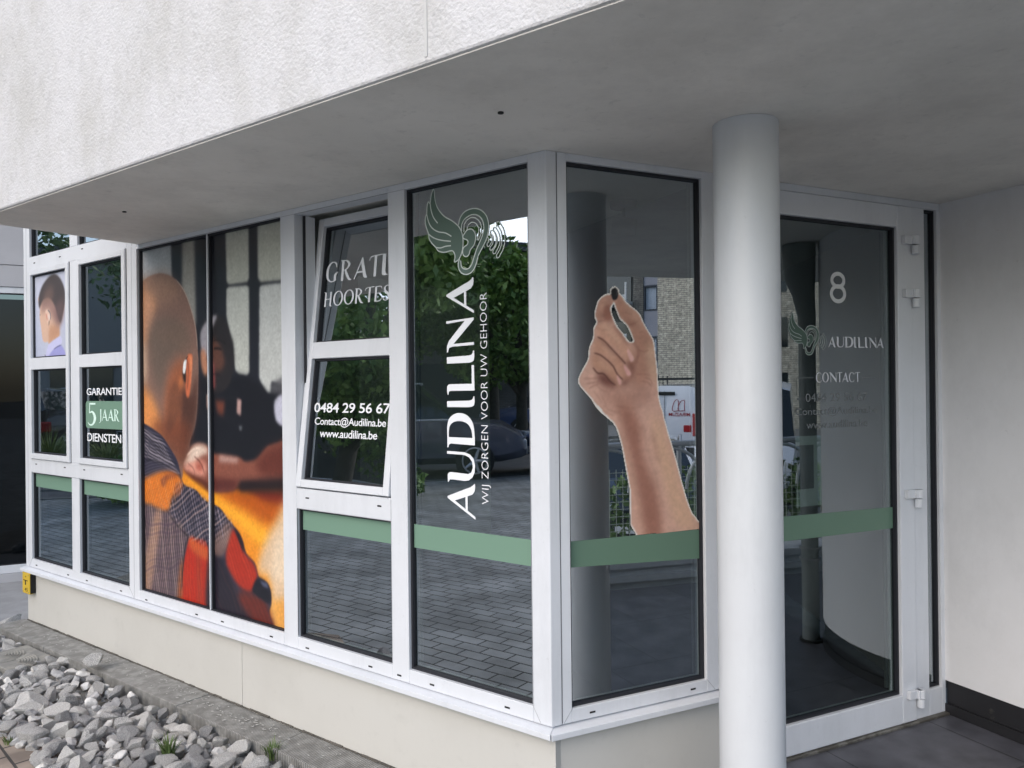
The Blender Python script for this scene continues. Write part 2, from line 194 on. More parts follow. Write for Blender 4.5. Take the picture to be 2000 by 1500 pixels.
# ---------------------------------------------------------------- traced artwork of the window films (metres on the panes)
POSTER=[('p',(36,38,46),0.01,1,[(-2.7961,2.5656),(-1.3776,2.4022),(-1.4095,0.4604),(-2.8426,0.1832)]),('p',(176,180,184),0.008,2,[(-2.7677,2.4117),(-2.3537,2.4063),(-2.3474,2.1533),(-2.7728,2.1518)]),('p',(152,150,143),0.012,2,[(-2.2451,2.3997),(-2.1359,2.4),(-2.1251,1.9256),(-2.1775,1.8996),(-2.2531,2.1083)]),('p',(20,21,28),0.02,2,[(-2.0779,2.4209),(-1.9659,2.4058),(-1.9949,2.1569),(-2.0698,2.164)]),('p',(178,180,170),0.006,2,[(-1.8672,2.3924),(-1.6819,2.394),(-1.6811,2.1137),(-1.6959,2.0963),(-1.8416,2.0978),(-1.8602,2.1131)]),('p',(190,193,186),0.006,2,[(-1.8632,2.079),(-1.8418,2.0875),(-1.7017,2.0821),(-1.6818,2.0704),(-1.6863,1.677),(-1.7056,1.662),(-1.7655,1.6684),(-1.7974,1.6894),(-1.8104,1.7441),(-1.8654,1.952)]),('p',(178,180,170),0.006,2,[(-1.6125,2.3843),(-1.4082,2.3876),(-1.4132,2.0812),(-1.5915,2.087),(-1.6128,2.1074)]),('p',(192,195,192),0.006,2,[(-1.6027,2.0636),(-1.5863,2.0721),(-1.4134,2.071),(-1.4209,1.6176),(-1.519,1.6316),(-1.5252,1.5797),(-1.5517,1.5798),(-1.5971,1.626),(-1.6118,1.6525)]),('p',(27,28,35),0.012,1,[(-2.1567,1.6106),(-2.0787,1.6669),(-1.7886,1.6634),(-1.7315,1.6611),(-1.5887,1.6095),(-1.5358,1.5733),(-1.4215,1.5794),(-1.4284,1.1582),(-2.2182,1.1025)]),('p',(44,41,44),0.008,1,[(-2.0852,1.8734),(-2.0692,1.9153),(-2.0184,1.9491),(-1.9555,1.9578),(-1.8835,1.9394),(-1.8317,1.861),(-1.8059,1.7985),(-1.8076,1.7032),(-1.8596,1.6083),(-1.9805,1.5812),(-2.0536,1.6594),(-2.0839,1.731)]),('p',(160,156,163),0.008,1,[(-2.0906,1.8523),(-2.0745,1.9014),(-2.011,1.9486),(-1.9433,1.9556),(-1.9747,1.91),(-2.0152,1.8489),(-2.0289,1.7789),(-2.052,1.7514),(-2.0767,1.7806)]),('p',(185,128,100),0.01,1,[(-2.0894,1.781),(-2.0512,1.7939),(-2.0227,1.7082),(-2.0409,1.6662),(-2.0757,1.6952)]),('p',(96,64,55),0.014,1,[(-2.0128,1.8488),(-1.9276,1.8171),(-1.8814,1.7187),(-1.9542,1.6857),(-1.996,1.7497)]),('p',(135,72,72),0.01,1,[(-2.0086,1.736),(-1.9681,1.7279),(-1.9628,1.6091),(-2.0049,1.5953)]),('p',(170,138,128),0.006,1,[(-2.0401,1.5743),(-1.9928,1.5812),(-1.9967,1.497),(-2.0388,1.5037)]),('p',(188,152,146),0.006,1,[(-1.7836,1.5534),(-1.7505,1.5467),(-1.7575,1.4725),(-1.7894,1.4856)]),('p',(192,192,208),0.007,1,[(-1.4942,1.5473),(-1.4216,1.573),(-1.4238,1.4391),(-1.4802,1.4475),(-1.4994,1.4892)]),('p',(112,62,50),0.012,1,[(-1.9688,1.5462),(-1.8845,1.5395),(-1.8976,1.4704),(-1.9456,1.4836)]),('p',(92,92,96),0.01,0.8,[(-1.5245,1.6187),(-1.4201,1.6622),(-1.4216,1.573),(-1.5252,1.5797)]),('p',(120,125,130),0.006,0.7,[(-1.772,1.4262),(-1.7469,1.4268),(-1.7495,1.4031),(-1.7701,1.4026)]),('p',(228,140,36),0.008,1,[(-2.3237,1.2073),(-2.1262,1.1534),(-1.989,1.1005),(-1.7521,1.1199),(-1.4084,1.1418),(-1.4209,0.3767),(-2.4119,0.1709)]),('p',(250,178,48),0.02,0.8,[(-2.2572,1.1524),(-2.0145,1.055),(-1.8237,0.9748),(-1.601,0.8779),(-1.5359,0.9375),(-1.9407,1.0748)]),('p',(178,84,18),0.022,1,[(-1.9523,1.1018),(-1.5967,1.1345),(-1.4089,1.11),(-1.4302,1.0509),(-1.5351,0.983),(-1.7309,1.0375)]),('p',(112,38,24),0.016,1,[(-1.7293,1.1316),(-1.4082,1.1546),(-1.4094,1.0782),(-1.5975,1.0885)]),('p',(214,184,150),0.022,1,[(-1.3993,1.079),(-1.4097,0.4426),(-1.5118,0.4872),(-1.5498,0.7406),(-1.6359,0.7417),(-1.6012,0.8648),(-1.4928,1.0066)]),('p',(228,205,176),0.02,1,[(-1.4002,1.0282),(-1.4051,0.7292),(-1.5391,0.7421),(-1.5048,0.9085)]),('p',(226,160,76),0.016,1,[(-1.5356,0.6387),(-1.406,0.6719),(-1.4097,0.4426),(-1.5229,0.4527)]),('p',(132,78,64),0.008,1,[(-2.2763,1.2061),(-2.2418,1.2627),(-2.1882,1.3085),(-2.123,1.3311),(-2.0346,1.3216),(-2.0041,1.2876),(-1.937,1.2836),(-1.7723,1.276),(-1.7271,1.2593),(-1.6378,1.2757),(-1.5611,1.333),(-1.487,1.352),(-1.4047,1.3645),(-1.4077,1.1864),(-1.7515,1.157),(-1.8212,1.1182),(-1.989,1.0991),(-2.0882,1.1344),(-2.191,1.1565)]),('p',(98,50,42),0.02,1,[(-1.6381,1.2572),(-1.5294,1.3277),(-1.4051,1.3454),(-1.4071,1.2182),(-1.5955,1.2068)]),('p',(222,198,180),0.012,1,[(-2.2627,1.2178),(-2.2152,1.2711),(-2.149,1.3187),(-2.0597,1.3206),(-2.0352,1.2862),(-2.0986,1.2657),(-2.19,1.2072)]),('p',(214,148,128),0.012,1,[(-2.2562,1.2072),(-2.1634,1.2374),(-2.0611,1.2426),(-2.0559,1.1791),(-2.1517,1.1697)]),('p',(150,70,55),0.01,0.7,[(-2.1376,1.2316),(-2.0738,1.2348),(-2.0872,1.1914),(-2.1383,1.1957)]),('p',(182,146,136),0.01,1,[(-1.937,1.2801),(-1.7724,1.272),(-1.79,1.2494),(-1.9376,1.2474)]),('p',(36,26,29),0.014,1,[(-1.7742,1.1656),(-1.4073,1.2055),(-1.4084,1.1386),(-1.7751,1.1114)]),('p',(88,44,40),0.014,1,[(-2.0125,1.1677),(-1.7741,1.169),(-1.8213,1.1148),(-1.989,1.0991)]),('p',(80,35,22),0.008,0.7,[(-2.2699,1.1882),(-2.013,1.1395),(-2.014,1.0831),(-2.1395,1.131)]),('p',(132,102,90),0.003,1,[(-2.7734,2.1203),(-2.7107,2.1623),(-2.6495,2.1834),(-2.5745,2.2043),(-2.487,2.2127),(-2.4021,2.2015),(-2.3196,2.1692),(-2.2528,2.1229),(-2.2008,2.0604),(-2.1565,1.9778),(-2.1256,1.8969),(-2.1145,1.8033),(-2.1071,1.7173),(-2.1193,1.5387),(-2.1334,1.467),(-2.1472,1.4179),(-2.1875,1.3447),(-2.2015,1.3007),(-2.2559,1.2255),(-2.2802,1.1421),(-2.4625,1.236),(-2.7879,1.3784)]),('p',(212,152,112),0.03,1,[(-2.7731,2.1361),(-2.5172,2.1456),(-2.4972,2.0529),(-2.5793,1.9514),(-2.611,1.8453),(-2.7786,1.8522)]),('p',(204,172,148),0.025,1,[(-2.7783,1.868),(-2.6256,1.8614),(-2.5991,1.6909),(-2.6604,1.6145),(-2.7829,1.6312)]),('p',(224,146,84),0.03,1,[(-2.7829,1.6312),(-2.5864,1.5832),(-2.4868,1.4618),(-2.433,1.2975),(-2.7879,1.3784)]),('p',(108,92,82),0.035,1,[(-2.5796,1.9361),(-2.337,1.9672),(-2.1783,1.8563),(-2.2724,1.7874),(-2.397,1.7244),(-2.4416,1.5902),(-2.541,1.6517)]),('p',(158,122,102),0.03,0.9,[(-2.6799,2.1752),(-2.487,2.2127),(-2.3606,2.1842),(-2.267,2.0801),(-2.4472,2.0493),(-2.5617,2.1035)]),('p',(158,92,62),0.03,0.9,[(-2.3983,1.6498),(-2.2729,1.7581),(-2.2077,1.6835),(-2.2249,1.4656),(-2.2805,1.3474),(-2.4313,1.3876)]),('p',(82,54,46),0.02,1,[(-2.2555,1.6113),(-2.1835,1.5674),(-2.1231,1.6819),(-2.1254,1.4814),(-2.1874,1.3505),(-2.2689,1.2453),(-2.2783,1.4648)]),('p',(112,62,44),0.03,0.8,[(-2.5748,1.416),(-2.2787,1.4443),(-2.1865,1.4026),(-2.2146,1.3002),(-2.2698,1.1955),(-2.3913,1.2782)]),('p',(200,120,70),0.012,0.7,[(-2.291,1.6557),(-2.2479,1.6624),(-2.2553,1.6186),(-2.2891,1.6116)]),('s',(216,196,184),0.0015,0.8,0.004,[(-2.3115,2.1663),(-2.2489,2.1167),(-2.1983,2.0529),(-2.1553,1.9705),(-2.1283,1.8899),(-2.1172,1.7963)]),('s',(150,130,125),0.0015,0.6,0.003,[(-2.1173,1.646),(-2.1231,1.5387),(-2.1391,1.4382),(-2.1676,1.3655)]),('p',(206,110,74),0.004,1,[(-2.2101,1.767),(-2.1823,1.7785),(-2.1617,1.7655),(-2.1681,1.6972),(-2.1827,1.6108),(-2.202,1.5587),(-2.2254,1.582),(-2.2235,1.6838)]),('p',(232,150,105),0.006,0.8,[(-2.1863,1.7735),(-2.1643,1.762),(-2.1733,1.6973),(-2.1865,1.6904)]),('p',(50,38,36),0.006,1,[(-2.2555,1.6844),(-2.223,1.7129),(-2.2246,1.6256),(-2.2481,1.6478)]),('p',(228,228,228),0.002,1,[(-2.2439,1.7353),(-2.225,1.7508),(-2.2172,1.7418),(-2.2315,1.684),(-2.2514,1.6858)]),('s',(30,28,30),0.001,1,0.005,[(-2.225,1.7493),(-2.2115,1.762),(-2.2009,1.7668)]),('p',(50,48,64),0.003,1,[(-2.7867,1.4353),(-2.6641,1.4235),(-2.5751,1.4007),(-2.4602,1.3582),(-2.3771,1.2937),(-2.3097,1.2301),(-2.2643,1.13),(-2.2182,1.1076),(-2.1401,1.0951),(-2.0645,1.0509),(-1.9415,1.0261),(-1.8706,0.9772),(-1.8012,0.9362),(-1.756,0.8936),(-1.7231,0.8302),(-1.657,0.7918),(-1.6252,0.73),(-1.5714,0.7179),(-1.5422,0.6831),(-1.5358,0.6256),(-1.5502,0.5842),(-1.5267,0.5363),(-1.4907,0.504),(-1.5035,0.3596),(-2.8099,0.2465)]),('p',(228,122,40),0.012,1,[(-2.794,1.0635),(-2.6701,1.111),(-2.5653,1.1446),(-2.4637,1.1681),(-2.338,1.171),(-2.2644,1.1226),(-2.3125,1.0752),(-2.368,1.0414),(-2.3969,0.9795),(-2.4677,0.9582),(-2.5684,0.9798),(-2.7955,0.9843)]),('p',(120,62,50),0.008,0.7,[(-2.4788,1.1234),(-2.4215,1.1571),(-2.3245,1.1666),(-2.3385,1.1473),(-2.4081,1.128),(-2.444,1.0881)]),('p',(190,100,55),0.01,0.8,[(-2.3392,1.1102),(-2.2578,1.1194),(-2.2857,1.0625),(-2.354,1.0499)]),('p',(92,76,84),0.012,1,[(-2.7958,0.9684),(-2.5395,0.9632),(-2.3835,0.9508),(-2.2226,0.8638),(-2.2646,0.7497),(-2.3084,0.5602),(-2.4062,0.4782),(-2.8059,0.453)]),('p',(190,146,118),0.016,0.85,[(-2.5399,0.9441),(-2.4679,0.9469),(-2.5217,0.7558),(-2.5994,0.5083),(-2.7124,0.4911),(-2.6246,0.7436)]),('p',(176,38,20),0.006,1,[(-2.2071,0.8438),(-2.1445,0.8492),(-2.041,0.8197),(-2.0392,0.5023),(-2.2961,0.496),(-2.2726,0.6755)]),('p',(200,96,44),0.012,0.8,[(-2.203,0.8551),(-2.1319,0.8378),(-2.0411,0.8127),(-2.0509,0.7549),(-2.1975,0.7942)]),('p',(158,84,42),0.01,0.8,[(-2.3367,0.5042),(-2.2989,0.7087),(-2.262,0.7427),(-2.2757,0.5066)]),('p',(118,60,44),0.014,0.4,[(-2.1454,0.8003),(-2.1075,0.7691),(-2.0992,0.5208),(-2.1377,0.5145)]),('p',(34,30,42),0.014,1,[(-2.0287,0.8142),(-1.9216,0.7853),(-1.8404,0.686),(-1.7615,0.5758),(-1.6079,0.4694),(-2.0362,0.39)]),('p',(168,44,27),0.01,1,[(-1.8575,0.9167),(-1.8013,0.926),(-1.7608,0.8796),(-1.7367,0.8285),(-1.6626,0.7845),(-1.6384,0.7215),(-1.6926,0.6538),(-1.7828,0.6672),(-1.8515,0.7187),(-1.8862,0.7621),(-1.885,0.8312)]),('p',(98,36,28),0.016,1,[(-1.7832,0.64),(-1.605,0.6408),(-1.5524,0.5839),(-1.5166,0.5122),(-1.629,0.5051),(-1.7615,0.5758)]),('p',(126,98,90),0.01,0.8,[(-2.0083,0.8447),(-1.8947,0.9542),(-1.8335,0.9452),(-1.8679,0.8607),(-1.9215,0.7922),(-1.9993,0.7966)]),('p',(22,22,32),0.006,1,[(-1.6361,0.7284),(-1.5715,0.7166),(-1.5402,0.6769),(-1.5496,0.6234),(-1.6268,0.6374),(-1.6813,0.6622)]),('p',(92,98,124),0.006,0.8,[(-1.6232,0.7197),(-1.5662,0.7135),(-1.5528,0.6881),(-1.5987,0.6943)]),('p',(20,18,26),0.006,0.9,[(-1.8186,0.9344),(-1.7784,0.9182),(-1.7451,0.8679),(-1.7401,0.8281),(-1.7736,0.8646)]),('s',(28,24,32),0.002,1,0.008,[(-2.2162,0.8536),(-2.2505,0.7879),(-2.2727,0.6681),(-2.2838,0.5786)]),('s',(30,28,40),0.003,1,0.01,[(-2.6982,1.2262),(-2.5347,1.2188),(-2.4207,1.2021),(-2.3234,1.222)]),('s',(176,164,164),0.0008,0.75,0.0035,[(-2.7253,1.405),(-2.5757,1.37),(-2.461,1.3129),(-2.3511,1.2058)]),('s',(176,164,164),0.0008,0.75,0.0035,[(-2.7257,1.3859),(-2.5815,1.3541),(-2.4701,1.3027),(-2.3666,1.2077)]),('s',(176,164,164),0.0008,0.75,0.0035,[(-2.7261,1.3668),(-2.5873,1.338),(-2.4792,1.2924),(-2.3822,1.2097)]),('s',(176,164,164),0.0008,0.75,0.0035,[(-2.7264,1.3477),(-2.5932,1.322),(-2.4884,1.2821),(-2.3978,1.2117)]),('s',(176,164,164),0.0008,0.75,0.0035,[(-2.7268,1.3286),(-2.599,1.3059),(-2.4975,1.2718),(-2.4135,1.2137)]),('s',(176,164,164),0.0008,0.75,0.0035,[(-2.7272,1.3095),(-2.6049,1.2898),(-2.5067,1.2615),(-2.4292,1.2157)]),('s',(176,164,164),0.0008,0.75,0.0035,[(-2.7276,1.2904),(-2.6108,1.2737),(-2.5159,1.2511),(-2.4451,1.2177)]),('s',(176,164,164),0.0008,0.75,0.0035,[(-2.7279,1.2713),(-2.6167,1.2576),(-2.5252,1.2407),(-2.461,1.2197)]),('s',(176,164,164),0.0008,0.75,0.0035,[(-2.7283,1.2522),(-2.6225,1.2414),(-2.5345,1.2302),(-2.477,1.2217)]),('s',(150,138,146),0.001,0.5,0.003,[(-2.6991,1.1793),(-2.5492,1.2181),(-2.3785,1.2192),(-2.2838,1.1654)]),('s',(150,138,146),0.001,0.5,0.003,[(-2.6995,1.1606),(-2.5554,1.201),(-2.3898,1.2104),(-2.2865,1.1664)]),('s',(150,138,146),0.001,0.5,0.003,[(-2.6998,1.1419),(-2.5616,1.1838),(-2.4011,1.2016),(-2.2892,1.1674)]),('s',(150,138,146),0.001,0.5,0.003,[(-2.7002,1.1231),(-2.5678,1.1666),(-2.4125,1.1928),(-2.2918,1.1684)]),('s',(150,138,146),0.001,0.5,0.003,[(-2.7005,1.1044),(-2.574,1.1494),(-2.4239,1.1839),(-2.2945,1.1694)]),('s',(150,138,146),0.001,0.5,0.003,[(-2.7009,1.0856),(-2.5802,1.1322),(-2.4353,1.175),(-2.2972,1.1704)]),('s',(176,150,146),0.001,0.5,0.004,[(-2.6576,0.9723),(-2.6985,0.8128),(-2.7399,0.6515)]),('s',(176,150,146),0.001,0.5,0.004,[(-2.6277,0.97),(-2.6704,0.7964),(-2.7252,0.6162)]),('s',(176,150,146),0.001,0.5,0.004,[(-2.5981,0.9677),(-2.6426,0.7801),(-2.7106,0.5811)]),('s',(176,150,146),0.001,0.5,0.004,[(-2.5687,0.9655),(-2.6149,0.764),(-2.6961,0.5462)]),('s',(176,150,146),0.001,0.5,0.004,[(-2.5395,0.9632),(-2.5875,0.748),(-2.6816,0.5113)]),('s',(170,130,120),0.001,0.6,0.0045,[(-2.4678,0.9507),(-2.5137,0.7947),(-2.5773,0.5117)]),('s',(170,130,120),0.001,0.6,0.0045,[(-2.4368,0.943),(-2.4881,0.7809),(-2.5553,0.5105)]),('s',(170,130,120),0.001,0.6,0.0045,[(-2.4061,0.9353),(-2.4627,0.7673),(-2.5336,0.5093)]),('s',(170,130,120),0.001,0.6,0.0045,[(-2.3756,0.9278),(-2.4375,0.7537),(-2.5119,0.5081)]),('s',(170,130,120),0.001,0.6,0.0045,[(-2.3454,0.9203),(-2.4125,0.7403),(-2.4904,0.5069)]),('s',(170,130,120),0.001,0.6,0.0045,[(-2.3155,0.9128),(-2.3876,0.727),(-2.469,0.5057)]),('s',(150,142,150),0.001,0.5,0.003,[(-2.3297,0.8819),(-2.1686,0.9489),(-2.0401,1.0105),(-1.894,0.9957)]),('s',(150,142,150),0.001,0.5,0.003,[(-2.3072,0.8732),(-2.158,0.9367),(-2.032,0.9971),(-1.8921,0.9889)]),('s',(150,142,150),0.001,0.5,0.003,[(-2.2848,0.8645),(-2.1475,0.9246),(-2.024,0.9838),(-1.8903,0.9822)]),('s',(150,142,150),0.001,0.5,0.003,[(-2.2626,0.8559),(-2.137,0.9125),(-2.016,0.9704),(-1.8884,0.9755)]),('s',(150,142,150),0.001,0.5,0.003,[(-2.2406,0.8473),(-2.1265,0.9004),(-2.0079,0.9571),(-1.8865,0.9688)]),('s',(150,142,150),0.001,0.5,0.003,[(-2.2186,0.8389),(-2.116,0.8884),(-2.0,0.9439),(-1.8847,0.9621)]),('s',(150,142,150),0.001,0.5,0.003,[(-2.1969,0.8304),(-2.1056,0.8764),(-1.992,0.9306),(-1.8828,0.9554)]),('s',(190,160,150),0.001,0.45,0.0035,[(-2.5096,1.0152),(-2.4252,0.962),(-2.3569,0.8939)]),('s',(190,160,150),0.001,0.45,0.0035,[(-2.4719,1.0363),(-2.397,0.9705),(-2.3294,0.8997)]),('s',(190,160,150),0.001,0.45,0.0035,[(-2.4347,1.0572),(-2.3691,0.9789),(-2.3021,0.9053)]),('s',(190,160,150),0.001,0.45,0.0035,[(-2.3978,1.0779),(-2.3414,0.9872),(-2.275,0.911)]),('s',(190,160,150),0.001,0.45,0.0035,[(-2.3614,1.0983),(-2.314,0.9955),(-2.2482,0.9165)]),('s',(190,160,150),0.001,0.45,0.0035,[(-2.3253,1.1186),(-2.2868,1.0037),(-2.2215,0.9221)]),('s',(205,180,165),0.001,0.5,0.003,[(-1.9446,0.8519),(-1.8833,0.9278)]),('s',(205,180,165),0.001,0.5,0.003,[(-1.9326,0.8463),(-1.8745,0.9252)]),('s',(205,180,165),0.001,0.5,0.003,[(-1.9206,0.8408),(-1.8656,0.9227)]),('s',(205,180,165),0.001,0.5,0.003,[(-1.9088,0.8353),(-1.8568,0.9202)]),('s',(205,180,165),0.001,0.5,0.003,[(-1.8969,0.8297),(-1.8481,0.9177)]),('s',(210,110,60),0.001,0.35,0.003,[(-2.2247,0.7473),(-2.2394,0.5197)]),('s',(210,110,60),0.001,0.35,0.003,[(-2.1931,0.7513),(-2.2043,0.521)]),('s',(210,110,60),0.001,0.35,0.003,[(-2.1617,0.7552),(-2.1696,0.5223)]),('s',(210,110,60),0.001,0.35,0.003,[(-2.1307,0.7591),(-2.1352,0.5235)]),('s',(210,110,60),0.001,0.35,0.003,[(-2.1,0.7629),(-2.1012,0.5247)]),('s',(210,110,60),0.001,0.35,0.003,[(-2.0695,0.7667),(-2.0676,0.5259)]),('s',(215,150,110),0.0015,0.35,0.003,[(-2.6551,1.1042),(-2.5536,0.9887)]),('s',(215,150,110),0.0015,0.35,0.003,[(-2.6225,1.1128),(-2.5269,0.9897)]),('s',(215,150,110),0.0015,0.35,0.003,[(-2.5902,1.1213),(-2.5004,0.9906)]),('s',(215,150,110),0.0015,0.35,0.003,[(-2.5582,1.1297),(-2.4742,0.9916)]),('s',(215,150,110),0.0015,0.35,0.003,[(-2.5265,1.1381),(-2.4481,0.9925)]),('s',(215,150,110),0.0015,0.35,0.003,[(-2.4951,1.1463),(-2.4223,0.9935)]),('s',(215,150,110),0.0015,0.35,0.003,[(-2.464,1.1545),(-2.3966,0.9944)]),('s',(30,24,30),0.003,0.8,0.012,[(-2.3974,0.9496),(-2.2889,0.8861),(-2.2162,0.8536)]),('s',(96,80,90),0.003,0.5,0.01,[(-2.2184,1.0967),(-2.1153,1.0469),(-1.9905,1.0149),(-1.8943,0.9818)]),('s',(28,26,36),0.006,0.5,0.014,[(-2.6653,1.3598),(-2.5186,1.3032),(-2.42,1.2395)]),('s',(28,26,36),0.006,0.5,0.014,[(-2.2186,1.0821),(-2.1547,1.0005),(-2.1693,0.9128)]),('s',(28,26,36),0.006,0.5,0.014,[(-1.9419,1.0052),(-1.9922,0.9166),(-1.9937,0.8323)]),('s',(28,26,36),0.006,0.5,0.014,[(-2.6742,0.8931),(-2.7077,0.7338)]),('w',75,0.018,0.9,(170,160,170),[(-2.695,1.3901),(-2.4605,1.3431),(-2.2843,1.136),(-2.3245,1.1629),(-2.5347,1.2188),(-2.698,1.234)]),('w',20,0.022,0.75,(150,140,155),[(-2.2845,1.1286),(-1.9416,1.0191),(-1.8359,0.9463),(-2.0185,0.8294),(-2.1965,0.8522),(-2.3835,0.9508),(-2.3542,1.0425)]),('w',-62,0.026,0.6,(190,160,150),[(-2.2845,1.1286),(-1.9416,1.0191),(-1.8359,0.9463),(-2.0185,0.8294),(-2.1965,0.8522),(-2.3835,0.9508),(-2.3542,1.0425)]),('w',8,0.021,0.8,(190,165,155),[(-2.7032,0.9684),(-2.3835,0.9508),(-2.2226,0.8638),(-2.2787,0.7113),(-2.3092,0.5159),(-2.7121,0.5067)]),('w',98,0.045,0.45,(60,45,60),[(-2.7032,0.9684),(-2.3835,0.9508),(-2.2226,0.8638),(-2.2787,0.7113),(-2.3092,0.5159),(-2.7121,0.5067)]),('w',20,0.016,0.5,(245,175,110),[(-2.6704,1.0955),(-2.4639,1.1621),(-2.2711,1.1222),(-2.3829,0.9807),(-2.5537,0.9811),(-2.6873,1.0009)]),('w',-70,0.02,0.25,(120,60,40),[(-2.6704,1.0955),(-2.4639,1.1621),(-2.2711,1.1222),(-2.3829,0.9807),(-2.5537,0.9811),(-2.6873,1.0009)]),('w',5,0.022,0.2,(225,110,60),[(-2.1967,0.8377),(-2.0437,0.8124),(-2.0424,0.53),(-2.2822,0.5202)]),('w',30,0.022,0.25,(215,100,60),[(-1.8482,0.9108),(-1.7678,0.8721),(-1.6469,0.7402),(-1.7597,0.6773),(-1.8741,0.7774)]),('w',40,0.03,0.25,(110,60,50),[(-2.0193,0.7801),(-1.829,0.6672),(-1.605,0.6408),(-1.5218,0.5177),(-1.9999,0.4808)]),('p',(120,98,85),0.022,0.6,[(-2.5215,1.9177),(-2.3103,1.9361),(-2.1914,1.8569),(-2.2058,1.7851),(-2.3122,1.833),(-2.4509,1.8538)]),('p',(176,134,112),0.02,0.5,[(-2.6669,2.0652),(-2.5764,2.1047),(-2.5345,1.9946),(-2.6104,1.8761),(-2.6856,1.8796)]),('p',(70,50,44),0.012,0.35,[(-2.3857,1.5825),(-2.3157,1.6413),(-2.277,1.5382),(-2.3195,1.4347),(-2.4032,1.3883)]),('s',(60,48,44),0.004,0.6,0.007,[(-2.2169,1.7564),(-2.2017,1.7197),(-2.2057,1.6472),(-2.2119,1.5965)]),('s',(235,160,120),0.003,0.7,0.006,[(-2.1747,1.7623),(-2.172,1.6973),(-2.1851,1.6253)]),('s',(245,245,245),0.001,1,0.0045,[(-2.2357,1.7424),(-2.2443,1.7134),(-2.2447,1.6879)]),('s',(30,28,30),0.0015,0.8,0.004,[(-2.2475,1.6843),(-2.2399,1.6623),(-2.2268,1.6475)]),('s',(20,18,20),0.003,0.5,0.01,[(-1.9945,1.8339),(-1.9272,1.8379),(-1.8679,1.8112)]),('s',(30,24,26),0.003,0.8,0.012,[(-1.9767,1.7946),(-1.9401,1.7967),(-1.904,1.7884)]),('s',(170,120,100),0.004,0.8,0.008,[(-1.992,1.7636),(-1.9829,1.7213),(-1.9784,1.7002)]),('s',(40,25,28),0.003,0.7,0.008,[(-2.0036,1.6691),(-1.9605,1.6733),(-1.9182,1.6656)]),('s',(90,45,38),0.003,0.7,0.007,[(-2.1629,1.2663),(-2.0992,1.2335),(-2.0622,1.1787)]),('s',(110,60,50),0.003,0.6,0.006,[(-2.216,1.2275),(-2.1641,1.2014),(-2.1517,1.1661)]),('s',(250,225,205),0.003,0.7,0.008,[(-2.2219,1.2636),(-2.1623,1.2987),(-2.0978,1.3085)])]
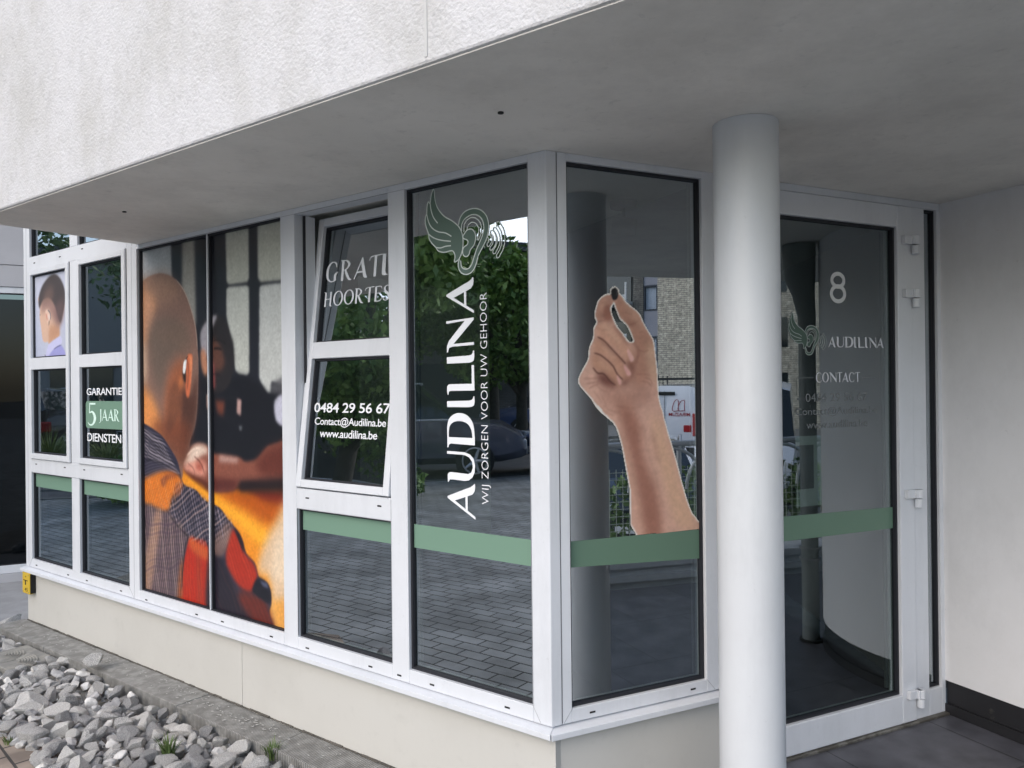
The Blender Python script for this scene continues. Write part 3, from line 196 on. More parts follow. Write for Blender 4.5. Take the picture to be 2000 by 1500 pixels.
BOY=[('p',(204,208,226),0.0,1,[(-4.3036,2.5608),(-3.2416,2.4368),(-3.2573,1.6772),(-4.3235,1.6936)]),('p',(184,192,216),0.06,0.7,[(-4.204,2.1429),(-3.9736,2.1271),(-3.8018,1.7715),(-4.2132,1.7371)]),('p',(188,194,214),0.05,0.7,[(-3.5486,2.0979),(-3.3347,2.0832),(-3.3423,1.719),(-3.5556,1.7651)]),('p',(228,190,166),0.002,1,[(-3.9021,2.1614),(-3.881,2.1207),(-3.8898,2.0822),(-3.8789,2.0338),(-3.8659,1.9897),(-3.8476,1.9239),(-3.8135,1.9052),(-3.7744,1.9078),(-3.7554,1.8921),(-3.7022,1.9132),(-3.615,1.9345),(-3.609,1.9972),(-3.5631,2.0655),(-3.5431,2.1391),(-3.6961,2.1929),(-3.8912,2.1997)]),('p',(206,158,128),0.014,1,[(-3.7482,2.0006),(-3.6247,2.0022),(-3.615,1.9345),(-3.7022,1.9132),(-3.7525,1.8941)]),('p',(168,134,126),0.02,1,[(-3.8519,2.1793),(-3.6777,2.166),(-3.5486,2.0979),(-3.6062,1.997),(-3.6808,2.0223),(-3.7651,2.1128),(-3.8538,2.0929)]),('p',(84,76,76),0.006,1,[(-3.9042,2.1572),(-3.9016,2.1831),(-3.8879,2.2168),(-3.8501,2.2613),(-3.7903,2.2969),(-3.7317,2.3184),(-3.6838,2.324),(-3.6349,2.3122),(-3.5889,2.284),(-3.5528,2.244),(-3.5317,2.2006),(-3.5289,2.163),(-3.5389,2.1222),(-3.563,2.0697),(-3.5964,2.0174),(-3.6328,2.0616),(-3.6692,2.1231),(-3.7444,2.1796),(-3.8223,2.177),(-3.8675,2.1458),(-3.8879,2.1256)]),('p',(128,104,96),0.02,0.7,[(-3.7917,2.2348),(-3.7046,2.2445),(-3.6967,2.1675),(-3.7933,2.1576),(-3.8522,2.162)]),('p',(120,98,98),0.02,0.7,[(-3.6595,2.1308),(-3.5473,2.1561),(-3.5677,2.0658),(-3.606,2.0054),(-3.6518,2.0544)]),('p',(240,205,186),0.003,1,[(-3.8064,2.0984),(-3.7768,2.1102),(-3.748,2.0996),(-3.7314,2.0678),(-3.7454,2.0423),(-3.7616,2.0099),(-3.7843,2.0369)]),('p',(200,110,95),0.003,0.8,[(-3.8007,2.0894),(-3.7853,2.0798),(-3.7744,2.0449),(-3.7842,2.0412)]),('s',(88,98,112),0.001,1,0.008,[(-3.773,2.1069),(-3.7463,2.0923),(-3.7314,2.0678),(-3.7358,2.0434)]),('s',(230,234,240),0.001,1,0.008,[(-3.7581,2.0781),(-3.7492,2.0434)]),('p',(110,84,70),0.004,0.8,[(-3.7591,2.0354),(-3.7436,2.0388),(-3.7518,2.0136),(-3.7635,2.0079)]),('s',(80,85,110),0.001,0.8,0.006,[(-3.8888,2.0843),(-3.8739,2.0812)]),('p',(210,210,244),0.003,1,[(-3.7751,1.8779),(-3.7603,1.8923),(-3.6831,1.9166),(-3.5936,1.9335),(-3.5882,1.8822),(-3.6891,1.8575),(-3.762,1.8132),(-3.8208,1.7978)]),('p',(168,168,224),0.003,1,[(-3.772,1.7964),(-3.7501,1.8257),(-3.6939,1.8569),(-3.5883,1.878),(-3.5271,1.8183),(-3.5186,1.789)]),('s',(70,70,110),0.001,0.9,0.005,[(-3.6939,1.8569),(-3.6369,1.8724),(-3.5864,1.8796)]),('s',(60,60,90),0.001,0.8,0.008,[(-3.8201,1.828),(-3.8008,1.8144)])]
HAND_SIL=[(0.2674,1.9159),(0.2447,1.9102),(0.2209,1.8933),(0.2094,1.8673),(0.2031,1.8385),(0.2117,1.8165),(0.1988,1.7939),(0.1961,1.7589),(0.1802,1.7269),(0.1753,1.6889),(0.1544,1.6541),(0.138,1.6258),(0.1377,1.6038),(0.1607,1.5783),(0.1897,1.5494),(0.2226,1.5105),(0.2522,1.4849),(0.1887,1.5501),(0.2151,1.5133),(0.2458,1.4894),(0.273,1.4686),(0.2884,1.4448),(0.2999,1.4143),(0.3093,1.3804),(0.3262,1.299),(0.3412,1.224),(0.3713,1.0595),(0.6551,1.0469),(0.6078,1.1215),(0.5742,1.201),(0.5332,1.3358),(0.5087,1.4062),(0.4844,1.4829),(0.4706,1.5452),(0.4788,1.5044),(0.4633,1.5545),(0.4585,1.6373),(0.4513,1.7035),(0.444,1.753),(0.4304,1.7759),(0.4032,1.8148),(0.384,1.8503),(0.3569,1.8691),(0.3338,1.8845),(0.3111,1.9096),(0.3005,1.9189),(0.298,1.9333),(0.2885,1.939),(0.2809,1.94),(0.2702,1.9337),(0.2671,1.9239)]
HAND_HOLE=[(0.2803,1.8939),(0.2764,1.8825),(0.2648,1.866),(0.272,1.8373),(0.2905,1.8023),(0.3169,1.7738),(0.3397,1.7482),(0.3611,1.7502),(0.3593,1.7615),(0.3366,1.8067),(0.3062,1.8318),(0.295,1.8541),(0.2839,1.8795)]
HAND=[('p',(206,164,146),0,1,[(-0.021,2.0681),(0.8466,2.1277),(0.8256,0.727),(-0.0362,0.8449)]),('p',(172,126,108),0.01,1,[(0.2042,1.8131),(0.2126,1.8866),(0.2654,1.9142),(0.2765,1.8954),(0.2648,1.866),(0.2794,1.8214),(0.2491,1.8206),(0.2267,1.8264)]),('p',(214,170,146),0.008,0.6,[(0.213,1.8611),(0.2219,1.8885),(0.2597,1.9076),(0.2461,1.875),(0.2271,1.852)]),('p',(150,100,84),0.005,0.8,[(0.2385,1.8651),(0.265,1.8789),(0.2667,1.8661),(0.272,1.8373),(0.2605,1.8241),(0.2417,1.8236)]),('p',(178,132,112),0.008,1,[(0.2977,1.9155),(0.3338,1.8845),(0.38,1.8502),(0.4304,1.7759),(0.4458,1.7365),(0.4018,1.7163),(0.363,1.7486),(0.3405,1.8067),(0.3024,1.8382),(0.284,1.8828)]),('p',(206,166,142),0.01,0.6,[(0.311,1.9031),(0.3415,1.8783),(0.38,1.8469),(0.4186,1.7888),(0.395,1.7949),(0.3411,1.8523)]),('p',(140,94,80),0.008,0.6,[(0.3253,1.8226),(0.3562,1.8202),(0.3756,1.8108),(0.3405,1.8067),(0.3251,1.8129)]),('p',(206,158,134),0.008,1,[(0.2124,1.8101),(0.2266,1.8168),(0.264,1.8082),(0.3243,1.7545),(0.3585,1.7029),(0.3602,1.6833),(0.3464,1.6735),(0.3234,1.6832),(0.2631,1.7375),(0.2118,1.7687)]),('p',(196,148,124),0.008,1,[(0.1979,1.7526),(0.2147,1.7592),(0.2628,1.7182),(0.3156,1.6767),(0.346,1.641),(0.338,1.6215),(0.3148,1.6184),(0.2736,1.6701),(0.2251,1.7051),(0.1936,1.7112)]),('p',(188,142,118),0.008,1,[(0.1879,1.6985),(0.2029,1.7081),(0.2361,1.6892),(0.2809,1.6508),(0.307,1.6087),(0.2954,1.5959),(0.2614,1.6123),(0.2355,1.6381),(0.1911,1.6604)]),('p',(104,62,54),0.01,1,[(0.3271,1.6734),(0.3601,1.68),(0.3656,1.6507),(0.3496,1.6182),(0.3145,1.5957),(0.2687,1.5898),(0.2313,1.6029),(0.2056,1.6318),(0.2392,1.6349),(0.2878,1.596),(0.3069,1.5958),(0.3148,1.6152),(0.3419,1.6215),(0.3461,1.6507)]),('p',(168,120,100),0.02,0.8,[(0.3551,1.7354),(0.4176,1.7164),(0.4409,1.6704),(0.4001,1.5883),(0.3455,1.6052),(0.362,1.6703)]),('p',(206,172,142),0.015,0.8,[(0.4261,1.756),(0.4458,1.7365),(0.4585,1.6373),(0.4618,1.5876),(0.4325,1.6374),(0.4175,1.7033)]),('s',(84,46,40),0.0014,0.9,0.0055,[(0.2103,1.7655),(0.237,1.7532),(0.2742,1.72),(0.3157,1.6825),(0.3255,1.6718)]),('s',(84,46,40),0.0014,0.9,0.0055,[(0.1962,1.7097),(0.2251,1.7013),(0.2697,1.6685),(0.2921,1.6347),(0.3148,1.6164)]),('s',(84,46,40),0.0014,0.9,0.0055,[(0.1911,1.6604),(0.2101,1.6407),(0.2354,1.6368),(0.2614,1.6107),(0.284,1.5976)]),('s',(138,92,78),0.0022,0.6,0.0035,[(0.154,1.6226),(0.1796,1.6218),(0.2129,1.6229)]),('s',(138,92,78),0.0022,0.6,0.0035,[(0.161,1.6036),(0.1941,1.608),(0.2202,1.6126)]),('s',(138,92,78),0.0022,0.6,0.0035,[(0.1718,1.5861),(0.194,1.5969),(0.2238,1.6062)]),('s',(138,92,78),0.0022,0.6,0.0035,[(0.3693,1.6344),(0.4007,1.6359),(0.4324,1.6308)]),('s',(138,92,78),0.0022,0.6,0.0035,[(0.4005,1.6244),(0.4282,1.6177),(0.4399,1.5978)]),('s',(138,92,78),0.0022,0.6,0.0035,[(0.3846,1.6114),(0.4161,1.6079),(0.4358,1.5912)]),('s',(138,92,78),0.0022,0.6,0.0035,[(0.3367,1.8099),(0.3561,1.813),(0.3757,1.8207)]),('s',(138,92,78),0.0022,0.6,0.0035,[(0.3783,1.7242),(0.4018,1.7163),(0.4257,1.7231)]),('s',(138,92,78),0.0022,0.6,0.0035,[(0.2124,1.8165),(0.2267,1.8216),(0.2416,1.8211)]),('p',(226,178,168),0.002,1,[(0.3324,1.7205),(0.3394,1.7238),(0.3584,1.698),(0.3606,1.6866),(0.3485,1.6794),(0.339,1.6962)]),('p',(220,168,160),0.002,1,[(0.3174,1.6663),(0.3232,1.6686),(0.3468,1.6426),(0.3451,1.6312),(0.3323,1.6313),(0.3229,1.6475)]),('p',(222,172,162),0.002,1,[(0.2874,1.6298),(0.2921,1.6321),(0.3071,1.612),(0.3062,1.6007),(0.2954,1.6008)]),('p',(154,108,92),0.02,0.5,[(0.2236,1.5871),(0.3374,1.5793),(0.4397,1.5879),(0.4151,1.5323),(0.321,1.5082),(0.2528,1.5323)]),('p',(150,102,86),0.016,0.9,[(0.2935,1.5282),(0.3531,1.5067),(0.3847,1.4449),(0.3916,1.3564),(0.4193,1.2869),(0.4554,1.2025),(0.4701,1.0571),(0.4039,1.0565),(0.3733,1.2083),(0.3428,1.3452),(0.3122,1.4473)]),('p',(212,172,142),0.016,0.8,[(0.4343,1.4774),(0.4676,1.4765),(0.5082,1.3716),(0.5574,1.2301),(0.6289,1.0705),(0.5383,1.0924),(0.4894,1.2345),(0.4575,1.3533)]),('p',(206,160,138),0.012,0.6,[(0.2998,1.4076),(0.3193,1.3799),(0.3573,1.2229),(0.3876,1.0648),(0.3754,1.0659),(0.3372,1.2243)]),('p',(150,108,88),0.008,0.4,[(0.438,1.4431),(0.4499,1.4016),(0.4655,1.3254),(0.4572,1.3258),(0.4374,1.4021)]),('p',(22,22,24),0.001,1,[(0.2687,1.9288),(0.2733,1.9354),(0.2809,1.9387),(0.2916,1.9372),(0.2976,1.9301),(0.2989,1.9156),(0.2918,1.8985),(0.2765,1.8954),(0.2706,1.9064),(0.2674,1.9175)]),('s',(110,110,112),0.001,0.8,0.002,[(0.2903,1.9314),(0.2921,1.9185),(0.29,1.9088)]),('s',(150,106,90),0.002,0.5,0.003,[(0.2237,1.8806),(0.2387,1.8859),(0.2537,1.8849)]),('s',(150,106,90),0.002,0.5,0.003,[(0.2262,1.7849),(0.2431,1.7917),(0.2619,1.7872)]),('s',(150,106,90),0.002,0.5,0.003,[(0.2255,1.7338),(0.2443,1.7373),(0.263,1.7279)]),('s',(150,106,90),0.002,0.5,0.003,[(0.3257,1.8551),(0.3411,1.849),(0.3566,1.8511)]),('s',(150,106,90),0.002,0.5,0.003,[(0.3791,1.7815),(0.3949,1.7867),(0.4106,1.7821)]),('s',(150,106,90),0.002,0.5,0.003,[(0.2025,1.6795),(0.2174,1.6859),(0.2323,1.6796)]),('s',(150,106,90),0.002,0.5,0.003,[(0.2232,1.5616),(0.2379,1.5421),(0.2451,1.5164)]),('s',(150,106,90),0.002,0.5,0.003,[(0.1938,1.5779),(0.2084,1.5618),(0.223,1.5424)]),('s',(150,106,90),0.002,0.5,0.003,[(0.2051,1.6),(0.2235,1.5839),(0.2534,1.5739)]),('s',(120,76,62),0.005,0.45,0.01,[(0.34,1.771),(0.3783,1.7226),(0.3739,1.6866),(0.362,1.6703)]),('s',(120,76,62),0.005,0.45,0.01,[(0.2754,1.8084),(0.3017,1.78),(0.3396,1.7385)]),('s',(120,76,62),0.005,0.45,0.01,[(0.2184,1.7592),(0.2704,1.7151),(0.3156,1.6767)]),('p',(222,182,158),0.006,0.55,[(0.2265,1.8073),(0.249,1.8078),(0.2939,1.7669),(0.3088,1.7381),(0.271,1.7665)]),('p',(216,174,150),0.006,0.5,[(0.2219,1.7465),(0.2442,1.7341),(0.2853,1.6959),(0.2776,1.6862),(0.2366,1.7212)]),('p',(208,166,142),0.006,0.5,[(0.2064,1.6954),(0.2249,1.686),(0.2619,1.6508),(0.2543,1.6444),(0.2173,1.6732)]),('s',(150,118,100),0.006,0.35,0.008,[(0.2865,1.4482),(0.327,1.3594),(0.3576,1.2432),(0.38,1.1062)]),('s',(150,118,100),0.006,0.35,0.008,[(0.393,1.4582),(0.4164,1.3757),(0.4481,1.2715),(0.4798,1.1491)]),('s',(140,98,82),0.003,0.5,0.0035,[(0.2077,1.53),(0.2383,1.5062),(0.2733,1.492)]),('s',(140,98,82),0.003,0.5,0.0035,[(0.227,1.5296),(0.2656,1.5088),(0.305,1.5012)]),('s',(140,98,82),0.003,0.5,0.0035,[(0.2738,1.5286),(0.3291,1.5174),(0.3857,1.5195)])]
GLYPH={'A':[[(0.0,0.0),(0.694,1.0),(0.762,1.0),(1.08,0.346),(1.164,0.16),(1.241,0.068),(1.302,0.028),(1.272,0.0),(1.148,-0.003),(1.009,0.022),(0.901,0.099),(0.83,0.253),(0.623,0.731),(0.105,0.0)],[(0.84,0.346),(0.84,0.269),(0.253,0.269),(0.284,0.346)]],'U':[[(0.0,0.988),(0.278,0.994),(0.349,0.948),(0.377,0.87),(0.349,0.253),(0.41,0.13),(0.586,0.077),(0.802,0.099),(0.957,0.207),(1.034,0.377),(1.046,1.009),(1.148,1.009),(1.133,0.377),(1.065,0.176),(0.91,0.043),(0.664,-0.006),(0.417,0.015),(0.231,0.099),(0.123,0.222),(0.086,0.377),(0.108,0.809),(0.093,0.917),(0.0,0.963)]],'D':[[(0.0,1.0),(0.382,1.0),(0.77,1.0),(1.05,0.932),(1.22,0.776),(1.292,0.559),(1.236,0.311),(1.05,0.124),(0.801,0.031),(0.382,0.0),(0.118,0.0),(0.149,0.87),(0.102,0.938),(0.0,0.963)],[(0.373,0.084),(0.646,0.109),(0.863,0.217),(0.963,0.373),(0.994,0.559),(0.957,0.745),(0.832,0.885),(0.615,0.938),(0.398,0.938)]],'I':[[(0.0,1.0),(0.246,1.0),(0.275,0.197),(0.302,0.098),(0.367,0.049),(0.449,0.039),(0.449,0.0),(0.236,-0.007),(0.089,0.016),(0.023,0.098),(0.007,0.197)]],'L':[[(0.0,0.977),(0.14,1.0),(0.302,0.994),(0.383,0.945),(0.399,0.847),(0.406,0.091),(1.088,0.091),(1.088,0.006),(0.156,-0.006),(0.146,0.896),(0.107,0.935),(0.0,0.951)]],'N':[[(0.0,1.0),(0.234,0.99),(0.412,0.925),(0.558,0.812),(1.143,0.325),(1.071,1.006),(1.169,1.006),(1.24,0.0),(1.159,0.0),(0.305,0.747),(0.338,0.0),(0.234,0.0),(0.208,0.779),(0.169,0.909),(0.0,0.958)]]}
AUD=[('A',-0.3332,1.1198,0.1294,0.1318),('U',-0.3327,1.2476,0.1144,0.1314),('D',-0.3322,1.3754,0.1275,0.1311),('I',-0.3316,1.5238,0.0398,0.1307),('L',-0.3315,1.5691,0.1067,0.1305),('I',-0.331,1.6842,0.0436,0.1302),('N',-0.3309,1.7256,0.1217,0.1301),('A',-0.3303,1.8626,0.1296,0.1297)]
LOGO={'wing':[(-0.5168,2.3374),(-0.5298,2.3193),(-0.5363,2.2889),(-0.5447,2.2947),(-0.5522,2.2778),(-0.5545,2.2511),(-0.5608,2.2394),(-0.5606,2.2114),(-0.5464,2.1744),(-0.5425,2.155),(-0.5276,2.1353),(-0.5086,2.1187),(-0.498,2.105),(-0.4685,2.0964),(-0.4333,2.0985),(-0.4207,2.0897),(-0.4163,2.0738),(-0.4189,2.0557),(-0.3993,2.0624),(-0.3865,2.0793),(-0.3793,2.1002),(-0.3767,2.1259),(-0.3808,2.1546),(-0.3919,2.1757),(-0.4089,2.1932),(-0.4317,2.2094),(-0.4665,2.2297),(-0.4958,2.2605),(-0.5102,2.2939)],'feath':[[(-0.5363,2.2889),(-0.5318,2.2614),(-0.5201,2.2328),(-0.4995,2.2085)],[(-0.5545,2.2511),(-0.5446,2.2182),(-0.5267,2.1934),(-0.497,2.1761),(-0.4616,2.1672),(-0.4326,2.1511)],[(-0.5464,2.1744),(-0.5212,2.1569),(-0.4855,2.1436),(-0.4357,2.1331)],[(-0.5086,2.1187),(-0.4859,2.1148),(-0.4623,2.1178),(-0.4354,2.1172)]],'ear_o':[(-0.3974,2.1895),(-0.3885,2.2144),(-0.3656,2.2328),(-0.3291,2.2382),(-0.2961,2.2291),(-0.2692,2.2061),(-0.2578,2.1749),(-0.2604,2.1456),(-0.2705,2.1172),(-0.2927,2.0859),(-0.3066,2.0661),(-0.3153,2.0414),(-0.3266,2.0211),(-0.3435,2.0077),(-0.366,2.0047),(-0.3885,2.0143),(-0.3997,2.0328),(-0.4006,2.0503),(-0.3947,2.0628)],'ear_i':[(-0.3818,2.1656),(-0.3815,2.1873),(-0.3659,2.2069),(-0.335,2.2163),(-0.3074,2.2107),(-0.2868,2.1916),(-0.2796,2.1651),(-0.2854,2.1403),(-0.2977,2.1163),(-0.3146,2.0884),(-0.326,2.064),(-0.3346,2.0434),(-0.3488,2.0268),(-0.3685,2.0244),(-0.3848,2.0335),(-0.389,2.0578)],'lob':[(-0.3723,2.1601),(-0.3691,2.1856),(-0.3519,2.2028),(-0.3296,2.2061),(-0.3076,2.1966),(-0.2925,2.1753),(-0.2917,2.1539),(-0.2975,2.1333),(-0.3075,2.1209)],'lob2':[(-0.3581,2.1626),(-0.3523,2.1791),(-0.3354,2.1888),(-0.316,2.1828),(-0.3036,2.164),(-0.3044,2.147),(-0.3097,2.1212)],'inner':[(-0.3581,2.1634),(-0.3357,2.1648),(-0.3204,2.1491),(-0.3179,2.1273),(-0.3254,2.1068),(-0.3423,2.0916),(-0.3498,2.0752),(-0.3623,2.0688),(-0.3763,2.076),(-0.3789,2.0915),(-0.3731,2.1038),(-0.3589,2.1108),(-0.3531,2.1209),(-0.3586,2.1289),(-0.3709,2.1339),(-0.377,2.1433)],'waves':[[(-0.2595,2.1328),(-0.25,2.1147),(-0.261,2.0992)],[(-0.2459,2.1438),(-0.2338,2.1275),(-0.2342,2.1002),(-0.2483,2.0842)],[(-0.2324,2.1525),(-0.2179,2.1276),(-0.2162,2.098),(-0.2346,2.07)],[(-0.2162,2.1701),(-0.1977,2.1417),(-0.1929,2.1098),(-0.1996,2.0814),(-0.2189,2.0543)]]}
BED=[[-3.905,5.325],[-3.407,5.271],[-3.108,5.015],[-2.815,4.641],[-2.713,4.522],[-2.813,4.44],[-2.823,4.319],[-2.656,4.236],[-2.507,4.373],[-2.352,4.304],[-2.045,4.037],[-1.681,3.708],[-1.437,3.534],[-1.238,3.376],[-1.056,3.232],[-0.904,3.079],[-0.753,2.749],[-1.703,2.768],[-2.076,3.278],[-2.598,3.536]]
# ---------------------------------------------------------------- painting of printed films into vertex colours
def smooth_poly(pts, k=4, closed=True):
    p = np.array(pts, float); n = len(p); out = []
    rngi = range(n) if closed else range(n - 1)
    for i in rngi:
        if closed: a, b, c, d = p[i - 1], p[i], p[(i + 1) % n], p[(i + 2) % n]
        else: a, b, c, d = p[max(i - 1, 0)], p[i], p[i + 1], p[min(i + 2, n - 1)]
        for t in np.arange(k) / k: out.append(.5 * ((2 * b) + (-a + c) * t + (2 * a - 5 * b + 4 * c - d) * t * t + (-a + 3 * b - 3 * c + d) * t ** 3))
    if not closed: out.append(p[-1])
    return np.array(out)
class Canvas:
    def __init__(s, u0, u1, z0, z1, px):
        s.u0, s.u1, s.z0, s.z1, s.px = u0, u1, z0, z1, px
        s.W = int(round((u1 - u0) / px)); s.H = int(round((z1 - z0) / px))
        s.U = u0 + (np.arange(s.W) + .5) * (u1 - u0) / s.W; s.Z = z0 + (np.arange(s.H) + .5) * (z1 - z0) / s.H
        s.img = np.zeros((s.H, s.W, 3))
    def mask(s, pts, ss=2):
        U = s.u0 + (np.arange(s.W * ss) + .5) * (s.u1 - s.u0) / (s.W * ss); Z = s.z0 + (np.arange(s.H * ss) + .5) * (s.z1 - s.z0) / (s.H * ss)
        m = np.zeros((len(Z), len(U)), bool); n = len(pts)
        for j, z in enumerate(Z):                      # even-odd scan line
            xs = []
            for i in range(n):
                (x0, y0), (x1, y1) = pts[i], pts[(i + 1) % n]
                if (y0 <= z) != (y1 <= z): xs.append(x0 + (z - y0) / (y1 - y0) * (x1 - x0))
            xs.sort()
            for a, b in zip(xs[::2], xs[1::2]): m[j, np.searchsorted(U, a):np.searchsorted(U, b)] = True
        return m.reshape(s.H, ss, s.W, ss).mean((1, 3))
    def blur(s, m, sig):
        k = sig / s.px
        if k < .3: return m
        r = int(k * 2.6) + 1; g = np.exp(-.5 * (np.arange(-r, r + 1) / k) ** 2); g /= g.sum()
        p = np.pad(m, r, mode='edge'); p = sum(g[i] * p[i:i + m.shape[0]] for i in range(2 * r + 1))
        return sum(g[i] * p[:, i:i + m.shape[1]] for i in range(2 * r + 1))
    def put(s, col, m): s.img = s.img * (1 - m[..., None]) + np.array(col, float) * m[..., None]
    def layer(s, L):
        if L[0] == 'w':      # woven stripes: lighten and darken the print along one direction
            _, ang, per, amp, col, pts = L; m = s.blur(s.mask(smooth_poly(pts)), .006); a = R(ang); UU, ZZ = np.meshgrid(s.U, s.Z); warp = s.blur(rng.normal(size=m.shape), .03); warp *= per * .18 / (warp.std() + 1e-9)
            v = np.sin(2 * math.pi * (UU * math.cos(a) + ZZ * math.sin(a) + warp) / per); v2 = np.maximum(0, np.sin(2 * math.pi * (UU * math.cos(a) + ZZ * math.sin(a) + warp) / (per * 4.3)))
            s.put(col, m * amp * np.clip(v, 0, 1) * (.35 + .65 * v2)); s.img *= (1 - .28 * amp * np.clip(-v, 0, 1) * m)[..., None]; return
        if L[0] == 'p': _, col, bl, op, pts = L; m = s.mask(pts if (len(pts) < 5 or op > 1) else smooth_poly(pts)); op = min(op, 1)
        else:
            _, col, bl, op, wd, pts = L; q = smooth_poly(pts, 6, False); t = np.gradient(q, axis=0); t /= np.linalg.norm(t, axis=1)[:, None] + 1e-9
            nn = np.stack([-t[:, 1], t[:, 0]], 1); tp = np.minimum(1, np.minimum(np.arange(len(q)), np.arange(len(q))[::-1]) / 4 + .35)[:, None] * wd / 2
            m = s.mask(np.vstack([q + nn * tp, (q - nn * tp)[::-1]]), 3)
        s.put(col, s.blur(m, bl) * op)
    def grain(s, amp, sig):
        g = s.blur(rng.normal(size=(s.H, s.W)), sig); g /= g.std() + 1e-9; s.img = np.clip(s.img * (1 + amp * g[..., None]), 0, 255)
    def mesh(s, name, mt, P, parent, gain=1, keep=None, ua=None, ub=None):
        i0 = 0 if ua is None else int(round((ua - s.u0) / s.px)); i1 = s.W if ub is None else int(round((ub - s.u0) / s.px))
        W = i1 - i0; du = (s.u1 - s.u0) / s.W; dz = (s.z1 - s.z0) / s.H
        c = s.img[:, i0:i1] / 255; c = np.where(c <= .04045, c / 12.92, ((c + .055) / 1.055) ** 2.4) * gain
        o = np.array(P(0, 0, 0)); eu = np.array(P(1, 0, 0)) - o; ez = np.array(P(0, 1, 0)) - o
        U = s.u0 + np.arange(i0, i1 + 1) * du; Z = s.z0 + np.arange(s.H + 1) * dz
        V = (o + U[None, :, None] * eu + Z[:, None, None] * ez).reshape(-1, 3)
        jj, ii = np.meshgrid(np.arange(s.H), np.arange(W), indexing='ij'); a = jj * (W + 1) + ii
        F = np.stack([a, a + 1, a + W + 2, a + W + 1], -1).reshape(-1, 4); C = c.reshape(-1, 3)
        if keep is not None: kk = keep[:, i0:i1].reshape(-1); F = F[kk]; C = C[kk]
        me = bpy.data.meshes.new(name); me.vertices.add(len(V)); me.vertices.foreach_set('co', V.ravel())
        me.loops.add(F.size); me.loops.foreach_set('vertex_index', F.ravel().astype(np.int32)); me.polygons.add(len(F)); me.polygons.foreach_set('loop_start', np.arange(0, F.size, 4, dtype=np.int32))
        me.update(calc_edges=True)
        # smooth: per-vertex average of neighbouring cells
        acc = np.zeros((len(V), 4)); np.add.at(acc, F.ravel(), np.repeat(np.c_[C, np.ones(len(C))], 4, axis=0)); vc = np.ones((len(V), 4)); vc[:, :3] = acc[:, :3] / np.maximum(acc[:, 3:], 1)
        at = me.color_attributes.new('Col', 'FLOAT_COLOR', 'POINT'); at.data.foreach_set('color', vc.ravel().astype(np.float32))
        me.materials.append(mt); ob = bpy.data.objects.new(name, me); return link(ob, parent)
# ---------------------------------------------------------------- lettering
_fc = {}
def font_mesh(s, bold=0.0, space=1.0):
    key = (s, bold, space)
    if key in _fc: return _fc[key]
    cu = bpy.data.curves.new('t', 'FONT'); cu.body = s; cu.offset = bold; cu.size = 1; cu.space_character = space; cu.resolution_u = 4; cu.fill_mode = 'FRONT'
    ob = bpy.data.objects.new('t', cu); COL.objects.link(ob); dg = bpy.context.evaluated_depsgraph_get(); dg.update()
    me = bpy.data.meshes.new_from_object(ob.evaluated_get(dg)); v = np.array([x.co[:2] for x in me.vertices]); f = [tuple(p.vertices) for p in me.polygons]
    bpy.data.objects.remove(ob); bpy.data.curves.remove(cu); bpy.data.meshes.remove(me)
    lo, hi = v.min(0), v.max(0); v = (v - lo) / (hi - lo); _fc[key] = (v, f); return _fc[key]
def put_text(mb, s, fn, x0, x1, y0, y1, bold=0, space=1, flip=False):
    v, f = font_mesh(s, bold, space); mb.add([fn(x1 - a * (x1 - x0) if flip else x0 + a * (x1 - x0), y0 + b * (y1 - y0)) for a, b in v], f)
def fill(mb, pts, fn):
    bm = bmesh.new(); vs = [bm.verts.new((x, y, 0)) for x, y in pts]; es = [bm.edges.new((vs[i], vs[(i + 1) % len(vs)])) for i in range(len(vs))]
    bmesh.ops.triangle_fill(bm, use_beauty=True, edges=es, use_dissolve=False); bm.verts.index_update()
    mb.add([fn(v.co.x, v.co.y) for v in bm.verts], [tuple(v.index for v in f.verts) for f in bm.faces]); bm.free()
def ring(mb, outer, inner, fn):
    # flat band between an outer and an inner outline with the same number of points
    n = len(outer); mb.add([fn(*p) for p in outer] + [fn(*p) for p in inner], [(i, (i + 1) % n, n + (i + 1) % n, n + i) for i in range(n)])
def stroke(mb, pts, fn, w=None, sm=5, closed=False):
    a = np.array([(p[0], p[1], (p[2] if len(p) > 2 else w)) for p in pts], float); q = smooth_poly(a, sm, closed)
    if closed: t = np.roll(q[:, :2], -1, 0) - np.roll(q[:, :2], 1, 0)
    else: t = np.gradient(q[:, :2], axis=0)
    t /= np.linalg.norm(t, axis=1)[:, None] + 1e-9; nn = np.stack([-t[:, 1], t[:, 0]], 1) * q[:, 2:3] / 2; L = q[:, :2] + nn; Rr = q[:, :2] - nn; n = len(q)
    mb.add([fn(*p) for p in L] + [fn(*p) for p in Rr], [(i, (i + 1) % n, n + (i + 1) % n, n + i) for i in range(n if closed else n - 1)])
def ell(cx, cy, rx, ry, thin, thick, n=24):
    return [(cx + rx * math.cos(2 * math.pi * i / n), cy + ry * math.sin(2 * math.pi * i / n), thin + (thick - thin) * abs(math.cos(2 * math.pi * i / n)) ** 1.5) for i in range(n)]
